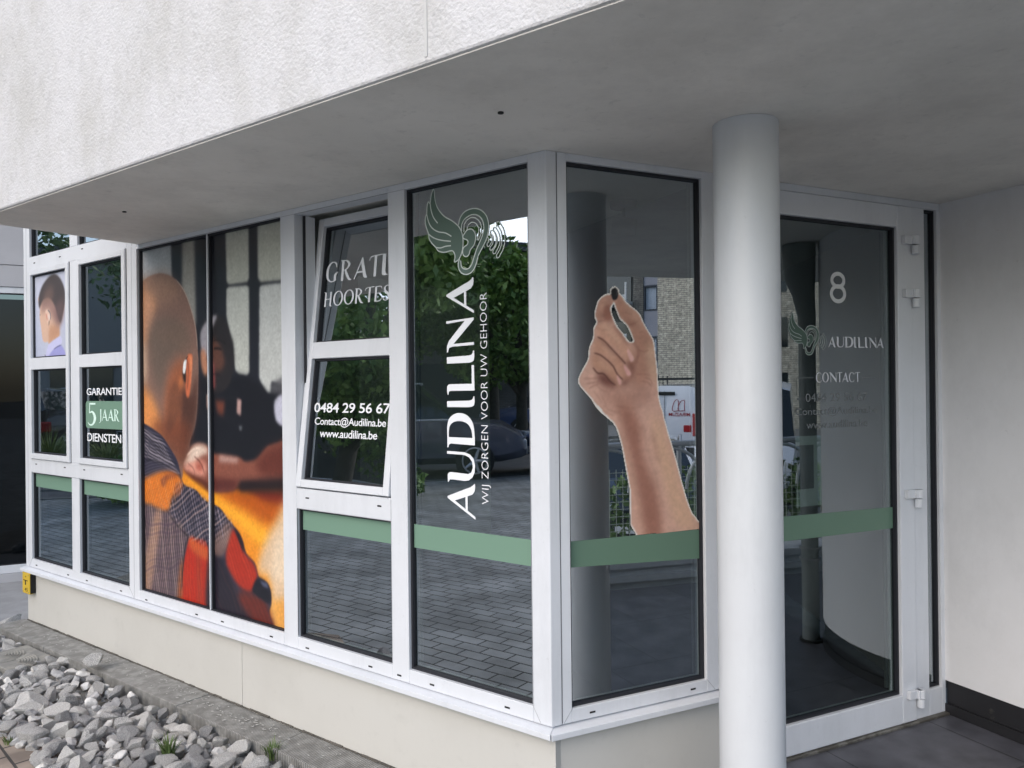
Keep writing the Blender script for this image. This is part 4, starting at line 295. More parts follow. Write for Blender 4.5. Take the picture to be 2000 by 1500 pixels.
ST = {   # flared humanist capitals as pen strokes (x, y, pen width), cap height 1
 'G': (.80, [[(.62,.70,.03),(.58,.88,.08),(.42,.975,.05),(.24,.92,.09),(.11,.72,.14),(.08,.48,.15),(.12,.22,.13),(.28,.05,.07),(.45,.03,.05),(.60,.10,.08)], [(.57,.06,.13),(.57,.34,.13),(.72,.47,.03)]]),
 'R': (.76, [[(.14,0,.14),(.14,.98,.14)], [(.0,1,.03),(.10,.97,.06),(.2,.97,.05)], [(.1,.975,.05),(.34,.95,.07),(.5,.76,.14),(.38,.56,.06),(.18,.5,.05)], [(.28,.54,.10),(.42,.25,.14),(.55,.05,.11),(.70,.0,.03)]]),
 'T': (.66, [[(.35,0,.14),(.35,.97,.14)], [(.0,.78,.03),(.07,.93,.06),(.30,.975,.05),(.7,.99,.05)]]),
 'S': (.56, [[(.50,.76,.03),(.45,.92,.07),(.28,.975,.05),(.11,.84,.12),(.17,.62,.15),(.38,.42,.15),(.46,.2,.13),(.30,.03,.05),(.1,.06,.06),(.03,.24,.03)]]),
 'H': (.74, [[(.14,0,.13),(.14,.97,.13)], [(.0,1,.03),(.08,.98,.06),(.18,.95,.05)], [(.18,.5,.05),(.54,.52,.05)], [(.56,.04,.13),(.56,1,.13)], [(.52,.03,.06),(.72,.01,.03)]]),
 'O': (.82, [ell(.40, .5, .33, .475, .05, .14)]),
 'E': (.62, [[(.13,0,.14),(.13,.98,.14)], [(.1,.975,.05),(.48,.96,.05),(.56,.80,.03)], [(.16,.53,.05),(.46,.54,.05)], [(.1,.025,.05),(.44,.03,.06),(.60,.20,.03)]]),
 'C': (.74, [[(.66,.74,.03),(.60,.90,.07),(.44,.975,.05),(.24,.92,.09),(.11,.72,.14),(.08,.48,.15),(.12,.22,.13),(.28,.05,.07),(.46,.02,.05),(.62,.09,.05),(.70,.24,.03)]]),
 'J': (.36, [[(.24,1,.13),(.24,.15,.12),(.18,-.08,.06),(.0,-.2,.03)]]),
 '5': (.62, [[(.14,.97,.08),(.56,.97,.08)], [(.14,.99,.05),(.11,.58,.05)], [(.10,.55,.04),(.34,.60,.10),(.52,.34,.18),(.38,.06,.10),(.14,.01,.06),(.0,.12,.03)]]),
}
GW = {k: max(x for q in v for x, y in q) for k, v in GLYPH.items()}
def glyph(mb, ch, fn, x0, y0, sx, sy):
    """writes one capital; fn(u, z, lift) -> point; returns its advance"""
    global LIFT
    if ch in GLYPH:
        qs = GLYPH[ch]
        def g(x, y): return fn(x0 + x * sx, y0 + y * sy, LIFT)
        if ch == 'D':
            LIFT += 3e-5
            o, i = qs; k = len(o) - 1; so = o[1:10]; si = i        # bowl band + stem
            stemd = [o[0], o[1], (i[-1][0], o[1][1]), (i[0][0], o[9][1]), o[9], o[10], o[11], o[12], o[13]]
            fill(mb, [o[0], o[1], (o[1][0] + .005, o[1][1]), (o[9][0], o[9][1]), o[10], o[11], o[12], o[13]], g); LIFT += 3e-5
            a = smooth_poly(o[1:10], 4, False); b = smooth_poly(list(reversed(i)), 4, False); m = min(len(a), len(b))
            ia = np.linspace(0, len(a) - 1, 30); ib = np.linspace(0, len(b) - 1, 30)
            A = [(np.interp(t, range(len(a)), a[:, 0]), np.interp(t, range(len(a)), a[:, 1])) for t in ia]; B = [(np.interp(t, range(len(b)), b[:, 0]), np.interp(t, range(len(b)), b[:, 1])) for t in ib]
            mb.add([g(*p) for p in A] + [g(*p) for p in B], [(j, j + 1, 31 + j, 30 + j) for j in range(29)])
        else:
            for q in qs: LIFT += 3e-5; fill(mb, q, g)
        return GW[ch] * sx
    wd, strokes = ST[ch]
    for q in strokes:
        LIFT += 3e-5; closed = ch == 'O'
        # strokes are widened in glyph space, then scaled
        stroke(mb, q, lambda x, y: fn(x0 + x * sx, y0 + y * sy, LIFT), closed=closed, sm=4)
    return wd * sx
LIFT = 0
WK = {k: (.60 if k == 'A' else .74) for k in GLYPH}
def word(mb, s, fn, u0, u1, z0, z1, gap=.10):
    global LIFT
    LIFT = 0; adv = [(GW[c] * WK[c] if c in GLYPH else ST[c][0]) for c in s]; tot = sum(adv) + gap * (len(s) - 1); sx = (u1 - u0) / tot; x = u0
    for c, a in zip(s, adv): glyph(mb, c, fn, x, z0, sx * WK.get(c, 1), z1 - z0); x += (a + gap) * sx
def on(P, d): return lambda u, z, lift=0: P(u, z, d - lift)
# ================================================================= THE BUILDING
bld = tag(empty('building', (CX, CY, 0)), 'pale rendered building with a deep overhang above a white-framed shopfront and glass door', 'building')
bld.location = (0, 0, 0)
# upper volume over the street: front face, second face past the porch, left return, soffit
F0, F1, F2, F3, F4, F5 = (-2.4596, 3.4795), (1.76, .44), (3.97, 1.99), (6.2, 3.55), (5.4, 9.5), (1.99, 9.5)
def ins(p, q, d):
    t = Vector((q[0] - p[0], q[1] - p[1])).normalized(); return (-t.y * d, t.x * d)
up = MB()
def wallq(mb, p, q, z0, z1, th=.2, mi=0):
    n = ins(p, q, th); mb.prism([p, q, (q[0] + n[0], q[1] + n[1]), (p[0] + n[0], p[1] + n[1])], z0, z1, mi)
jx = (F0[0] + (F1[0] - F0[0]) * .535, F0[1] + (F1[1] - F0[1]) * .535)
ring_pts = [F0, F1, F2, F3, F4, F5]
up.prism(ring_pts, 2.3835, 7.2)
o = up.build('upper_wall', MT['plaster'], bld, bevel=.008)
mb = MB()                                   # expansion joint in the render, a shallow raised bead
tq = Vector((F1[0] - F0[0], F1[1] - F0[1])).normalized(); nq = Vector((tq.y, -tq.x))
j0 = Vector(jx)
rj = mat('joint_mastic', (.50, .50, .49), .9)
mb.prism([tuple(j0 + nq * .002), tuple(j0 + tq * .008 + nq * .002), tuple(j0 + tq * .008 - nq * .01), tuple(j0 - nq * .01)], 2.40, 7.1); mb.build('expansion_joint', rj, bld)
_cx, _cy = 2.5, 5.0
mb = MB(); mb.prism([(x + (.007 if x < _cx else -.007), y + (.007 if y < _cy else -.007)) for x, y in ring_pts], 2.380, 2.3834); mb.build('soffit', MT['soffit'], bld)
for (x, y) in ((-.0236, 2.1748), (-1.685, 3.335), (-.441, 2.952)):
    mb = MB(); mb.tube([(x, y, 2.376), (x, y, 2.3795)], .009, 12); mb.build('soffit_plug', MT['slot'], bld)
# flared foot of glazing: plinth walls and sills
mb = MB(); mb.pbox(PA, -4.085, -1.7385, .05, .438, .008, .10); mb.pbox(PA, -1.7355, .012, .05, .438, .008, .10); mb.pbox(PA, -4.0, 0, .04, .436, .012, .11)
mb.build('plinth_wall', MT['cream'], bld, bevel=.002)
mb = MB(); mb.pbox(PB, .006, .715, .05, .430, .008, .10); mb.build('plinth_wall', MT['cream'], bld, bevel=.002)
mb = MB()
def sill(mb, P, u0, u1, z0, z1, out=-.032, miter0=0, miter1=0):
    mb.hexa([P(u0 + miter0, z0, out), P(u1 + miter1, z0, out), P(u1, z0, .03), P(u0, z0, .03), P(u0 + miter0, z1 - .010, out), P(u1 + miter1, z1 - .010, out), P(u1, z1, .03), P(u0, z1, .03)])
sill(mb, PA, -4.10, -.004, .440, .4695, miter1=.022); mb.build('window_sill', MT['pvc'], bld, bevel=.002)
mb = MB(); sill(mb, PB, .004, .705, .437, .4675, miter0=-.018); mb.build('window_sill', MT['pvc'], bld, bevel=.002)
mb = MB(); mb.pbox(PB, -.012, -.0085, .437, .466, -.033, -.028)
# corner post
mb = MB(); mb.hexa([PA(-.071, .470, 0), PA(.004, .470, 0), PB(.043, .470, 0), PA(-.071, .470, .11), PA(-.071, 2.3795, 0), PA(.004, 2.3795, 0), PB(.043, 2.3795, 0), PA(-.071, 2.3795, .11)])
mb.build('corner_post', MT['pvc'], bld, bevel=.003)
mb = MB(); mb.pbox(PB, .0432, .0444, .474, 2.375, -.0010, .01); mb.build('post_seam', mat('seam_grey', (.16, .165, .175), .7), bld)
# ---- windows
def window(label, P, bars, panes, posts=(), gl='glass', slots=(), d0=0, frame_mat='pvc', gw=.009, fd=.07, parent=None):
    w = empty('window', (0, 0, 0), 0, parent or bld); w['label'] = label
    mb = MB()
    for b in bars: mb.pbox(P, *b, d0, d0 + fd)
    mb.build('frame', MT[frame_mat], w, bevel=.0025)
    mg = MB(); 
    for (u0, u1, z0, z1) in panes:
        a, b = d0 + .014, d0 + .035
        mg.pbox(P, u0, u0 + gw, z0, z1, a, b); mg.pbox(P, u1 - gw, u1, z0, z1, a, b); mg.pbox(P, u0 + gw, u1 - gw, z0, z0 + gw, a, b); mg.pbox(P, u0 + gw, u1 - gw, z1 - gw, z1, a, b)
        mp = MB(); mp.pbox(P, u0, u1, z0, z1, d0 + .026, d0 + .032); pn = mp.build('pane', [MT[gl], MT['clear']], w)
        out = Vector(P(0, 0, -1)) - Vector(P(0, 0, 0))
        for f in pn.data.polygons: f.material_index = 0 if f.normal.dot(out) > .9 else 1
        # inner bead, seen as paler lines inside the glass
        mi = MB(); mi.pbox(P, u0 + .012, u0 + .022, z0 + .01, z1 - .01, d0 + .05, d0 + .058); mi.pbox(P, u1 - .022, u1 - .012, z0 + .01, z1 - .01, d0 + .05, d0 + .058); mi.build('glazing_bead', MT['steel'], w)
    mg.build('gasket', MT['black'], w)
    if slots:
        ms = MB()
        for (u, z) in slots: ms.pbox(P, u - .011, u + .011, z - .003, z + .003, d0 - .0012, d0 + .004)
        ms.build('drain_slot', MT['slot'], w)
    return w
E0 = .470
B_ = .523
# column 1 and 2 at the far left (two opening lights above two fixed panes, more glass above)
bars = [(-4.085, -3.997, E0, 5.2), (-3.997, -2.757, E0, B_), (-3.433, -3.335, B_, 1.08), (-3.997, -2.757, 1.08, 1.168), (-3.433, -3.335, 1.168, 2.372), (-3.997, -2.757, 2.372, 2.458),
        (-3.433, -3.335, 2.458, 5.2), (-2.757, -2.652, E0, 5.2), (-3.997, -3.433, 5.1, 5.2), (-3.335, -2.757, 5.1, 5.2)]
w1 = window('far left window of four lights with boy picture and warranty lettering', PA, bars, [(-3.997, -3.433, B_, 1.08), (-3.335, -2.757, B_, 1.08), (-3.997, -3.433, 2.458, 5.1), (-3.335, -2.757, 2.458, 5.1)],
            slots=[(-3.93, .49), (-3.49, .49), (-3.25, .49), (-2.85, .49), (-3.92, 1.135), (-3.52, 1.135), (-3.27, 1.135), (-2.83, 1.135), (-3.92, 2.415), (-3.56, 2.415), (-3.27, 2.43)])
for (u0, u1) in ((-3.995, -3.435), (-3.333, -2.759)):
    s_ = empty('sash', (0, 0, 0), 0, bld); s_['label'] = 'closed white opening light left of the pictures of men' if u0 > -3.5 else 'closed white opening light with the boy picture'
    m1 = MB(); fw = .036
    for b in ((u0, u0 + fw, 1.170, 2.370), (u1 - fw, u1, 1.170, 2.370), (u0 + fw, u1 - fw, 1.170, 1.204), (u0 + fw, u1 - fw, 1.735, 1.809), (u0 + fw, u1 - fw, 2.337, 2.370)): m1.pbox(PA, *b, -.012, .05)
    m1.build('frame', MT['pvc'], s_, bevel=.003)
    mg = MB()
    for (z0, z1) in ((1.204, 1.735), (1.809, 2.337)):
        a, b, g = .004, .028, .008; uu0, uu1 = u0 + fw, u1 - fw
        mg.pbox(PA, uu0, uu0 + g, z0, z1, a, b); mg.pbox(PA, uu1 - g, uu1, z0, z1, a, b); mg.pbox(PA, uu0 + g, uu1 - g, z0, z0 + g, a, b); mg.pbox(PA, uu0 + g, uu1 - g, z1 - g, z1, a, b)
        if u0 < -3.5 and z0 > 1.5: continue
        mp = MB(); mp.pbox(PA, uu0, uu1, z0, z1, .016, .022); pn = mp.build('pane', [MT['glass'], MT['clear']], s_); out = Vector(PA(0, 0, -1)) - Vector(PA(0, 0, 0))
        for f in pn.data.polygons: f.material_index = 0 if f.normal.dot(out) > .9 else 1
    mg.build('gasket', MT['black'], s_)
    m1 = MB()
    for b in ((u0 - .0018, u0 - .0002, 1.169, 2.3715), (u1 + .0002, u1 + .0018, 1.169, 2.3715), (u0 - .0018, u1 + .0018, 1.1682, 1.1698), (u0 - .0018, u1 + .0018, 2.3702, 2.3718)): m1.pbox(PA, *b, -.0015, .004)
    m1.build('shadow_gap', MT['slot'], s_)
    (SA := s_) if u0 < -3.5 else (SB := s_)
# boy picture
cv = Canvas(-3.959, -3.471, 1.809, 2.337, .004)
for L_ in BOY: cv.layer(L_)
cv.grain(.008, .004)
FILM = attr_mat('printed_film', rough=.38, coat=.15)
pb = cv.mesh('picture_film', FILM, lambda u, z, d: PA(u, z, .015), SA, gain=.86); pb['label'] = 'printed picture of a short-haired boy from behind wearing a hearing aid'
mb = MB(); mb.pbox(PA, -3.959, -3.471, 1.809, 2.337, .0165, .024); mb.build('pane', MT['navy'], SA)
# stripes of film on the lowest row
def quad(name, P, u0, u1, z0, z1, d, m, parent, label=None, z0b=None, z1b=None):
    mb = MB(); mb.hexa([P(u0, z0, d), P(u1, z0 if z0b is None else z0b, d), P(u1, z0 if z0b is None else z0b, d + .0006), P(u0, z0, d + .0006), P(u0, z1, d), P(u1, z1 if z1b is None else z1b, d), P(u1, z1 if z1b is None else z1b, d + .0006), P(u0, z1, d + .0006)])
    o = mb.build(name, m, parent)
    if label: o['label'] = label
    return o
for (u0, u1) in ((-3.988, -3.442), (-3.326, -2.766)): quad('green_stripe', PA, u0, u1, .985, 1.071, .025, MT['green'], w1)
# GARANTIE 5 JAAR DIENSTEN
fnA = on(PA, .0145)
mb = MB(); put_text(mb, 'GARANTIE', lambda u, z: fnA(u, z), -3.264, -2.850, 1.572, 1.614, bold=.012, space=.95); put_text(mb, 'DIENSTEN', lambda u, z: fnA(u, z), -3.259, -2.862, 1.303, 1.352, bold=.012, space=.95)
mb.build('lettering', MT['white'], SB)
mb = MB(); r0 = .022; u0, u1, z0, z1 = -3.278, -2.827, 1.380, 1.538; pts = []
for (cx_, cz_, a0) in ((u1 - r0, z1 - r0, 0), (u0 + r0, z1 - r0, 90), (u0 + r0, z0 + r0, 180), (u1 - r0, z0 + r0, 270)):
    for k in range(6): a = R(a0 + k * 18); pts.append((cx_ + r0 * math.cos(a), cz_ + r0 * math.sin(a)))
fill(mb, pts, lambda u, z: PA(u, z, .0152)); o = mb.build('label_film', MT['green'], SB); o['label'] = 'rounded sage green label around the words 5 JAAR'
mb = MB(); fn = on(PA, .0145); LIFT = 0; glyph(mb, '5', fn, -3.250, 1.398, .165, .128); word(mb, 'JAAR', fn, -3.115, -2.875, 1.425, 1.492, gap=.02); mb.build('lettering', mat('mint_vinyl', lin((214, 240, 228)), .5), SB)
# big printed picture: two panels
w2 = window('wide window covered by a picture of two men talking', PA, [(-2.652, -1.408, E0, B_), (-2.652, -1.408, 2.356, 2.3795), (-1.408, -1.312, E0, 2.3795)], [],
            slots=[(-2.58, .483), (-2.10, .487), (-1.88, .49), (-1.50, .49)])
mb = MB(); mb.pbox(PA, -2.648, -1.410, B_, 2.356, .030, .045); mb.build('pane', MT['navy'], w2)
mb = MB()
for b in ((-2.648, -2.638, B_, 2.356), (-2.638, -1.410, B_, .530), (-2.638, -1.410, 2.346, 2.356)): mb.pbox(PA, *b, .012, .034)
mb.pbox(PA, -1.990, -1.981, .530, 2.346, .014, .034); mb.build('gasket', MT['black'], w2)
mb = MB(); mb.pbox(PA, -1.998, -1.991, .526, 2.36, .008, .034); mb.build('joint_strip', MT['pvc'], w2)
cv = Canvas(-2.640, -1.408, .524, 2.356, .0035)
for L_ in POSTER: cv.layer(L_)
cv.grain(.025, .003); cv.grain(.008, .012)
for (a, b, lb) in ((-2.640, -1.9965, 'left panel of the picture: bald man from behind with hearing aid and plaid shirt'), (-1.9835, -1.408, 'right panel of the picture: man in dark shirt leaning on an orange table')):
    p_ = cv.mesh('picture_film', FILM, lambda u, z, d: PA(u, z, .028), w2, gain=.95, ua=a, ub=b); p_['label'] = lb
# middle window with the tilted hopper
w3 = window('middle window with its upper light tilted inwards', PA, [(-1.312, -.737, E0, B_), (-1.312, -.737, 1.080, 1.168), (-1.312, -.737, 2.354, 2.3795), (-.737, -.647, E0, 2.3795)],
            [(-1.312, -.737, B_, 1.080)], slots=[(-1.25, .487), (-.86, .49), (-.70, .49), (-1.24, 1.130), (-.80, 1.133)])
quad('green_stripe', PA, -1.302, -.746, .985, 1.071, .025, MT['green'], w3)
mb = MB()
for b in ((-1.311, -1.296, 1.17, 2.352), (-.755, -.740, 1.17, 2.352)): mb.pbox(PA, *b, .052, .10)
mb.build('inner_frame', MT['pvc'], w3)
mb = MB(); mb.pbox(PA, -1.310, -1.298, 1.17, 2.352, .045, .0515); mb.build('gasket', MT['black'], w3)
hs = empty('sash', (0, 0, 0), 0, bld); hs['label'] = 'white hopper light leaning inwards with free hearing test lettering'
mb = MB(); SU0, SU1 = -1.3085, -.741
for b in ((SU0, SU0 + .034, 0, 1.185), (SU1 - .034, SU1, 0, 1.185), (SU0 + .034, SU1 - .034, 0, .033), (SU0 + .034, SU1 - .034, .556, .628), (SU0 + .034, SU1 - .034, 1.148, 1.185)): mb.pbox(PS, *b, -.03, .035)
mb.build('frame', MT['pvc'], hs, bevel=.003)
mg = MB(); out = Vector(PS(0, 0, -1)) - Vector(PS(0, 0, 0))
for (z0, z1) in ((.033, .556), (.628, 1.148)):
    a, b, g = -.012, .018, .008; uu0, uu1 = SU0 + .034, SU1 - .034
    mg.pbox(PS, uu0, uu0 + g, z0, z1, a, b); mg.pbox(PS, uu1 - g, uu1, z0, z1, a, b); mg.pbox(PS, uu0 + g, uu1 - g, z0, z0 + g, a, b); mg.pbox(PS, uu0 + g, uu1 - g, z1 - g, z1, a, b)
    mp = MB(); mp.pbox(PS, uu0, uu1, z0, z1, 0, .006); pn = mp.build('pane', [MT['glass'], MT['clear']], hs)
    for f in pn.data.polygons: f.material_index = 0 if f.normal.dot(out) > .9 else 1
mg.build('gasket', MT['black'], hs)
fnS = lambda u, z, lift=0: PS(u, z, -.0015 - lift)
mb = MB(); word(mb, 'GRATIS', fnS, -1.262, -.805, .898, .990, gap=.06); word(mb, 'HOORTEST', fnS, -1.262, -.790, .790, .855, gap=.04)
put_text(mb, '0484 29 56 67', lambda u, z: fnS(u, z), -1.262, -.796, .324, .366, bold=.012, space=.95); put_text(mb, 'Contact@Audilina.be', lambda u, z: fnS(u, z), -1.252, -.813, .262, .304, bold=.010, space=.95)
put_text(mb, 'www.audilina.be', lambda u, z: fnS(u, z), -1.212, -.858, .218, .252, bold=.012, space=.95); mb.build('lettering', MT['white'], hs)
# window with the vertical name
w4 = window('tall window left of the corner post with the vertical shop name', PA, [(-.647, -.071, E0, B_), (-.647, -.071, 2.353, 2.3795)], [(-.647, -.071, B_, 2.353)], slots=[(-.53, .492), (-.18, .492)])
quad('green_stripe', PA, -.637, -.080, .985, 1.075, .025, MT['green'], w4)
mb = MB(); LIFT = 0
for ch, ub, zs, ln, cap in AUD:        # reads upwards: along = +z, cap height = towards -u
    sc_ = ln / GW[ch]; glyph(mb, ch, lambda a, b, lift: PA(ub - b, a, .0248 - lift), zs, 0, sc_, cap)
put_text(mb, 'WIJ ZORGEN VOOR UW GEHOOR', lambda a, b: PA(-b, a, .0246), 1.179, 1.932, .261, .302, bold=-.014, space=1.04)
mb.build('lettering', MT['white'], w4)
def logo(P, d, tr, parent, wl, m_fill, m_line, ghost=False):
    def T(pts): return [tr(x, y) for x, y in pts]
    g = lambda k: (lambda u, z: P(u, z, d - k * 4e-5))
    mb = MB(); fill(mb, [tuple(p) for p in smooth_poly(T(LOGO['wing']), 2)], g(0))
    eo, ei = smooth_poly(T(LOGO['ear_o']), 4, False), smooth_poly(T(LOGO['ear_i']), 4, False); n = 64
    A = np.stack([np.interp(np.linspace(0, len(eo) - 1, n), range(len(eo)), eo[:, k]) for k in (0, 1)], 1); B = np.stack([np.interp(np.linspace(0, len(ei) - 1, n), range(len(ei)), ei[:, k]) for k in (0, 1)], 1)
    mb.add([g(1)(*p) for p in A] + [g(1)(*p) for p in B], [(i, i + 1, n + i + 1, n + i) for i in range(n - 1)])
    fill(mb, [tuple(p) for p in smooth_poly(T(LOGO['inner']), 2)], g(1)); mb.build('logo_fill', m_fill, parent)
    mb = MB(); k = 4
    for pts, cl in [(LOGO['wing'], True)] + [(f, False) for f in LOGO['feath']] + [(LOGO['ear_o'], False), (LOGO['ear_i'], False), (LOGO['lob'], False), (LOGO['lob2'], False), (LOGO['inner'], True)]:
        k += 1; stroke(mb, T(pts), g(k), w=wl, closed=cl, sm=4)
    for pts in LOGO['waves']:          # rounded capsule outlines
        q = smooth_poly(T(pts), 4, False); t = np.gradient(q, axis=0); t /= np.linalg.norm(t, axis=1)[:, None]; nn = np.stack([-t[:, 1], t[:, 0]], 1) * wl * 1.55
        cap0 = q[0] - t[0] * wl * 1.4; cap1 = q[-1] + t[-1] * wl * 1.4; k += 1
        stroke(mb, [tuple(p) for p in np.vstack([q + nn, [cap1], (q - nn)[::-1], [cap0]])], g(k), w=wl * .8, closed=True, sm=2)
    mb.build('logo_outline', m_line, parent)
line_v = mat('pale_vinyl', (.60, .66, .62), .5)
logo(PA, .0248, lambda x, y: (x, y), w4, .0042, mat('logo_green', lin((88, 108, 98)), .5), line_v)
# porch side window (B)
w5 = window('porch window right of the corner post with the hand picture', PB, [(.045, .0815, E0, 2.3795), (.0815, .6485, E0, .5150), (.0815, .6485, 2.3535, 2.3795), (.6485, .720, E0, 2.3795)], [(.0815, .6485, .5150, 2.3535)], gl='glassb', slots=[(.16, .490), (.585, .492)])
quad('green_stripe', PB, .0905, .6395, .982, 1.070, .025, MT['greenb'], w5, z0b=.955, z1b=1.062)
cv = Canvas(.09, .642, 1.055, 2.02, .0030)
for L_ in HAND: cv.layer(L_)
cv.grain(.014, .003); cv.grain(.010, .008)
silm = np.maximum(0, cv.mask(smooth_poly(HAND_SIL, 3)) - cv.mask(smooth_poly(HAND_HOLE, 3)))
sm_ = cv.blur(silm, .0028); cut = sm_ > .10; edge = (sm_ < .62)
cv.img[edge] = (226, 222, 214)
top_line = 1.062 + 0 * cv.U
cut &= (cv.Z[:, None] > (1.071 - (cv.U[None, :] - .09) * .0155))
HF = cv.mesh('picture_film', FILM, lambda u, z, d: PB(u, z, .0243), w5, gain=1.0, keep=cut); HF['label'] = 'cut-out picture of a raised hand holding a tiny black hearing aid'
# joints between frames and mitres at the bottom corners
mb = MB()
for (u, z0, z1) in ((-2.704, .474, 2.376), (-2.7, 2.38, 5.1), (-4.042, .474, 5.1), (-1.3115, .530, 1.08), (-.736, .53, 1.165), (-.0715, .53, 2.352)): mb.pbox(PA, u - .0007, u + .0007, z0, z1, -.0008, .003)
for (u0, u1, z) in ((-1.31, -.738, 1.0795), (-3.995, -2.76, 1.0795), (-1.40, -.65, 2.3535), (-2.65, -1.41, 2.3555)): mb.pbox(PA, u0, u1, z - .0006, z + .0006, -.0008, .003)
def mitre(P, u0, z0, u1, z1): mb.hexa([P(u0, z0, -.0009), P(u1, z1, -.0009), P(u1, z1, .003), P(u0, z0, .003), P(u0, z0 + .0018, -.0009), P(u1, z1 + .0018, -.0009), P(u1, z1 + .0018, .003), P(u0, z0 + .0018, .003)])
mitre(PA, -.071, .523, -.040, .473); mitre(PA, -2.757, .523, -2.71, .473); mitre(PA, -3.997, .523, -4.035, .473); mitre(PB, .0815, .515, .050, .473); mitre(PB, .6485, .515, .685, .473)
mb.build('frame_joint', mat('joint_grey', (.30, .31, .33), .7), bld)
# ---- door
dr = empty('door', (0, 0, 0), 0, bld); dr['label'] = 'white glazed entrance door with the house number 8'
DB = FLOOR + .012
mb = MB()
for b in ((.828, .905, DB, 2.346), (1.6765, 1.7665, DB, 2.346), (.905, 1.6765, DB, .272), (.905, 1.6765, 2.254, 2.346)): mb.pbox(PB, *b, -.010, .06)
mb.build('frame', MT['pvc'], dr, bevel=.004)
mp = MB(); mp.pbox(PB, .905, 1.6765, .272, 2.254, .020, .026); pn = mp.build('pane', [MT['glassdoor'], MT['clear']], dr); outB = Vector(PB(0, 0, -1)) - Vector(PB(0, 0, 0))
for f in pn.data.polygons: f.material_index = 0 if f.normal.dot(outB) > .9 else 1
mg = MB(); g = .010
for b in ((.905, .905 + g, .272, 2.254), (1.6765 - g, 1.6765, .272, 2.254), (.915, 1.6665, .272, .282), (.915, 1.6665, 2.244, 2.254)): mg.pbox(PB, *b, .006, .028)
mg.build('gasket', MT['black'], dr)
mb = MB(); mb.pbox(PB, 1.645, 1.658, .29, 2.24, .045, .055); mb.build('glazing_bead', MT['steel'], dr)
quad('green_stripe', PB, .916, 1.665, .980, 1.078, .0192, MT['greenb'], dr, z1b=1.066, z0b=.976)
for z in (2.201, 1.974, 1.122, .272):
    mb = MB(); mb.pbox(PB, 1.700, 1.748, z - .018, z + .018, -.030, -.011); mb.tube([PB(1.765, z - .018, -.030), PB(1.765, z + .018, -.030)], .018, 14); mb.pbox(PB, 1.741, 1.765, z - .018, z + .018, -.040, -.012)
    mb.tube([PB(1.766, z - .058, -.028), PB(1.766, z - .022, -.028)], .0155, 14); mb.pbox(PB, 1.769, 1.800, z - .056, z - .024, -.022, -.002)
    h = mb.build('hinge', MT['pvc'], dr, bevel=.002)
fnD = on(PB, .0188)
mb = MB(); LIFT = 0
stroke(mb, ell(1.358, 2.0165, .0335, .0265, .0165, .0165), lambda u, z: PB(u, z, .0188), closed=True, sm=2)
stroke(mb, ell(1.358, 1.9615, .0375, .031, .0165, .0165), lambda u, z: PB(u, z, .01885), closed=True, sm=2)
o = mb.build('house_number', mat('grey_vinyl', (.62, .64, .64), .5), dr); o['label'] = 'white house number 8'
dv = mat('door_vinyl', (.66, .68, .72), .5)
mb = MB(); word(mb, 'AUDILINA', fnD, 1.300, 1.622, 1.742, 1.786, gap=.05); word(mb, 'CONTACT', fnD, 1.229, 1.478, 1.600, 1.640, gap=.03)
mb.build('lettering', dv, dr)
mb = MB(); fv = mat('faint_vinyl', (.17, .185, .19), .5)
put_text(mb, '0484 29 56 67', lambda u, z: fnD(u, z), 1.172, 1.52, 1.522, 1.556, bold=0); put_text(mb, 'Contact@Audilina.be', lambda u, z: fnD(u, z), 1.118, 1.58, 1.462, 1.500); put_text(mb, 'www.audilina.be', lambda u, z: fnD(u, z), 1.175, 1.52, 1.415, 1.445)
for b in ((1.126, 1.215, 1.6175, 1.6195), (1.490, 1.565, 1.6175, 1.6195), (1.126, 1.1275, 1.55, 1.6175)): mb.add([PB(b[0], b[2], .0185), PB(b[1], b[2], .0185), PB(b[1], b[3], .0185), PB(b[0], b[3], .0185)], [(0, 1, 2, 3)])
o = mb.build('lettering', fv, dr); o['label'] = 'faint grey contact lines hardly readable on the door glass'
LU = [p for q in (LOGO['wing'], LOGO['ear_o'], LOGO['waves'][3]) for p in q]; lu0, lu1 = min(p[0] for p in LU), max(p[0] for p in LU); lz0, lz1 = min(p[1] for p in LU), max(p[1] for p in LU)
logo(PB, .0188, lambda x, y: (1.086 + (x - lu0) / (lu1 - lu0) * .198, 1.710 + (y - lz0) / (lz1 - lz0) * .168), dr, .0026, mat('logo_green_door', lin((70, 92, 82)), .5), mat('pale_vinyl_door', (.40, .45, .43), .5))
# notice stuck inside the door
mb = MB(); mb.pbox(PB, 1.125, 1.263, 1.105, 1.386, .0275, .0285); nf = mb.build('notice', mat('notice_grey', (.55, .56, .56), .6), dr); nf['label'] = 'grey notice sheet behind the door glass'
mb = MB(); mb.pbox(PB, 1.125, 1.220, 1.175, 1.350, .0265, .0272); mb.build('notice_print', mat('notice_dark', (.035, .045, .055), .6), dr)
# frame around the door, narrow side light
fr = window('narrow side light between the door and the side wall', PB, [(.7205, .8255, FLOOR, 2.3795), (.8255, 1.960, 2.349, 2.3795), (1.769, 1.8585, FLOOR, 2.349), (1.9405, 1.965, FLOOR, 2.349), (1.8585, 1.9405, FLOOR, .262)],
            [(1.8585, 1.9405, .262, 2.349)], gl='glassb')
fr.name = 'side_light'
mb = MB(); mb.pbox(PB, .8256, 1.7688, DB - .002, 2.3488, .012, .016); 
mb2 = MB(); mb2.pbox(PB, .72, 1.963, FLOOR - .03, FLOOR - .0005, -.045, .05); mb2.pbox(PB, .73, 1.963, FLOOR - .0004, FLOOR + .010, -.022, .03); mb2.build('threshold', mat('threshold_metal', (.14, .13, .11), .5, .6, noise=(12, (.28, .27, .24), .5, .6)), bld, bevel=.002)
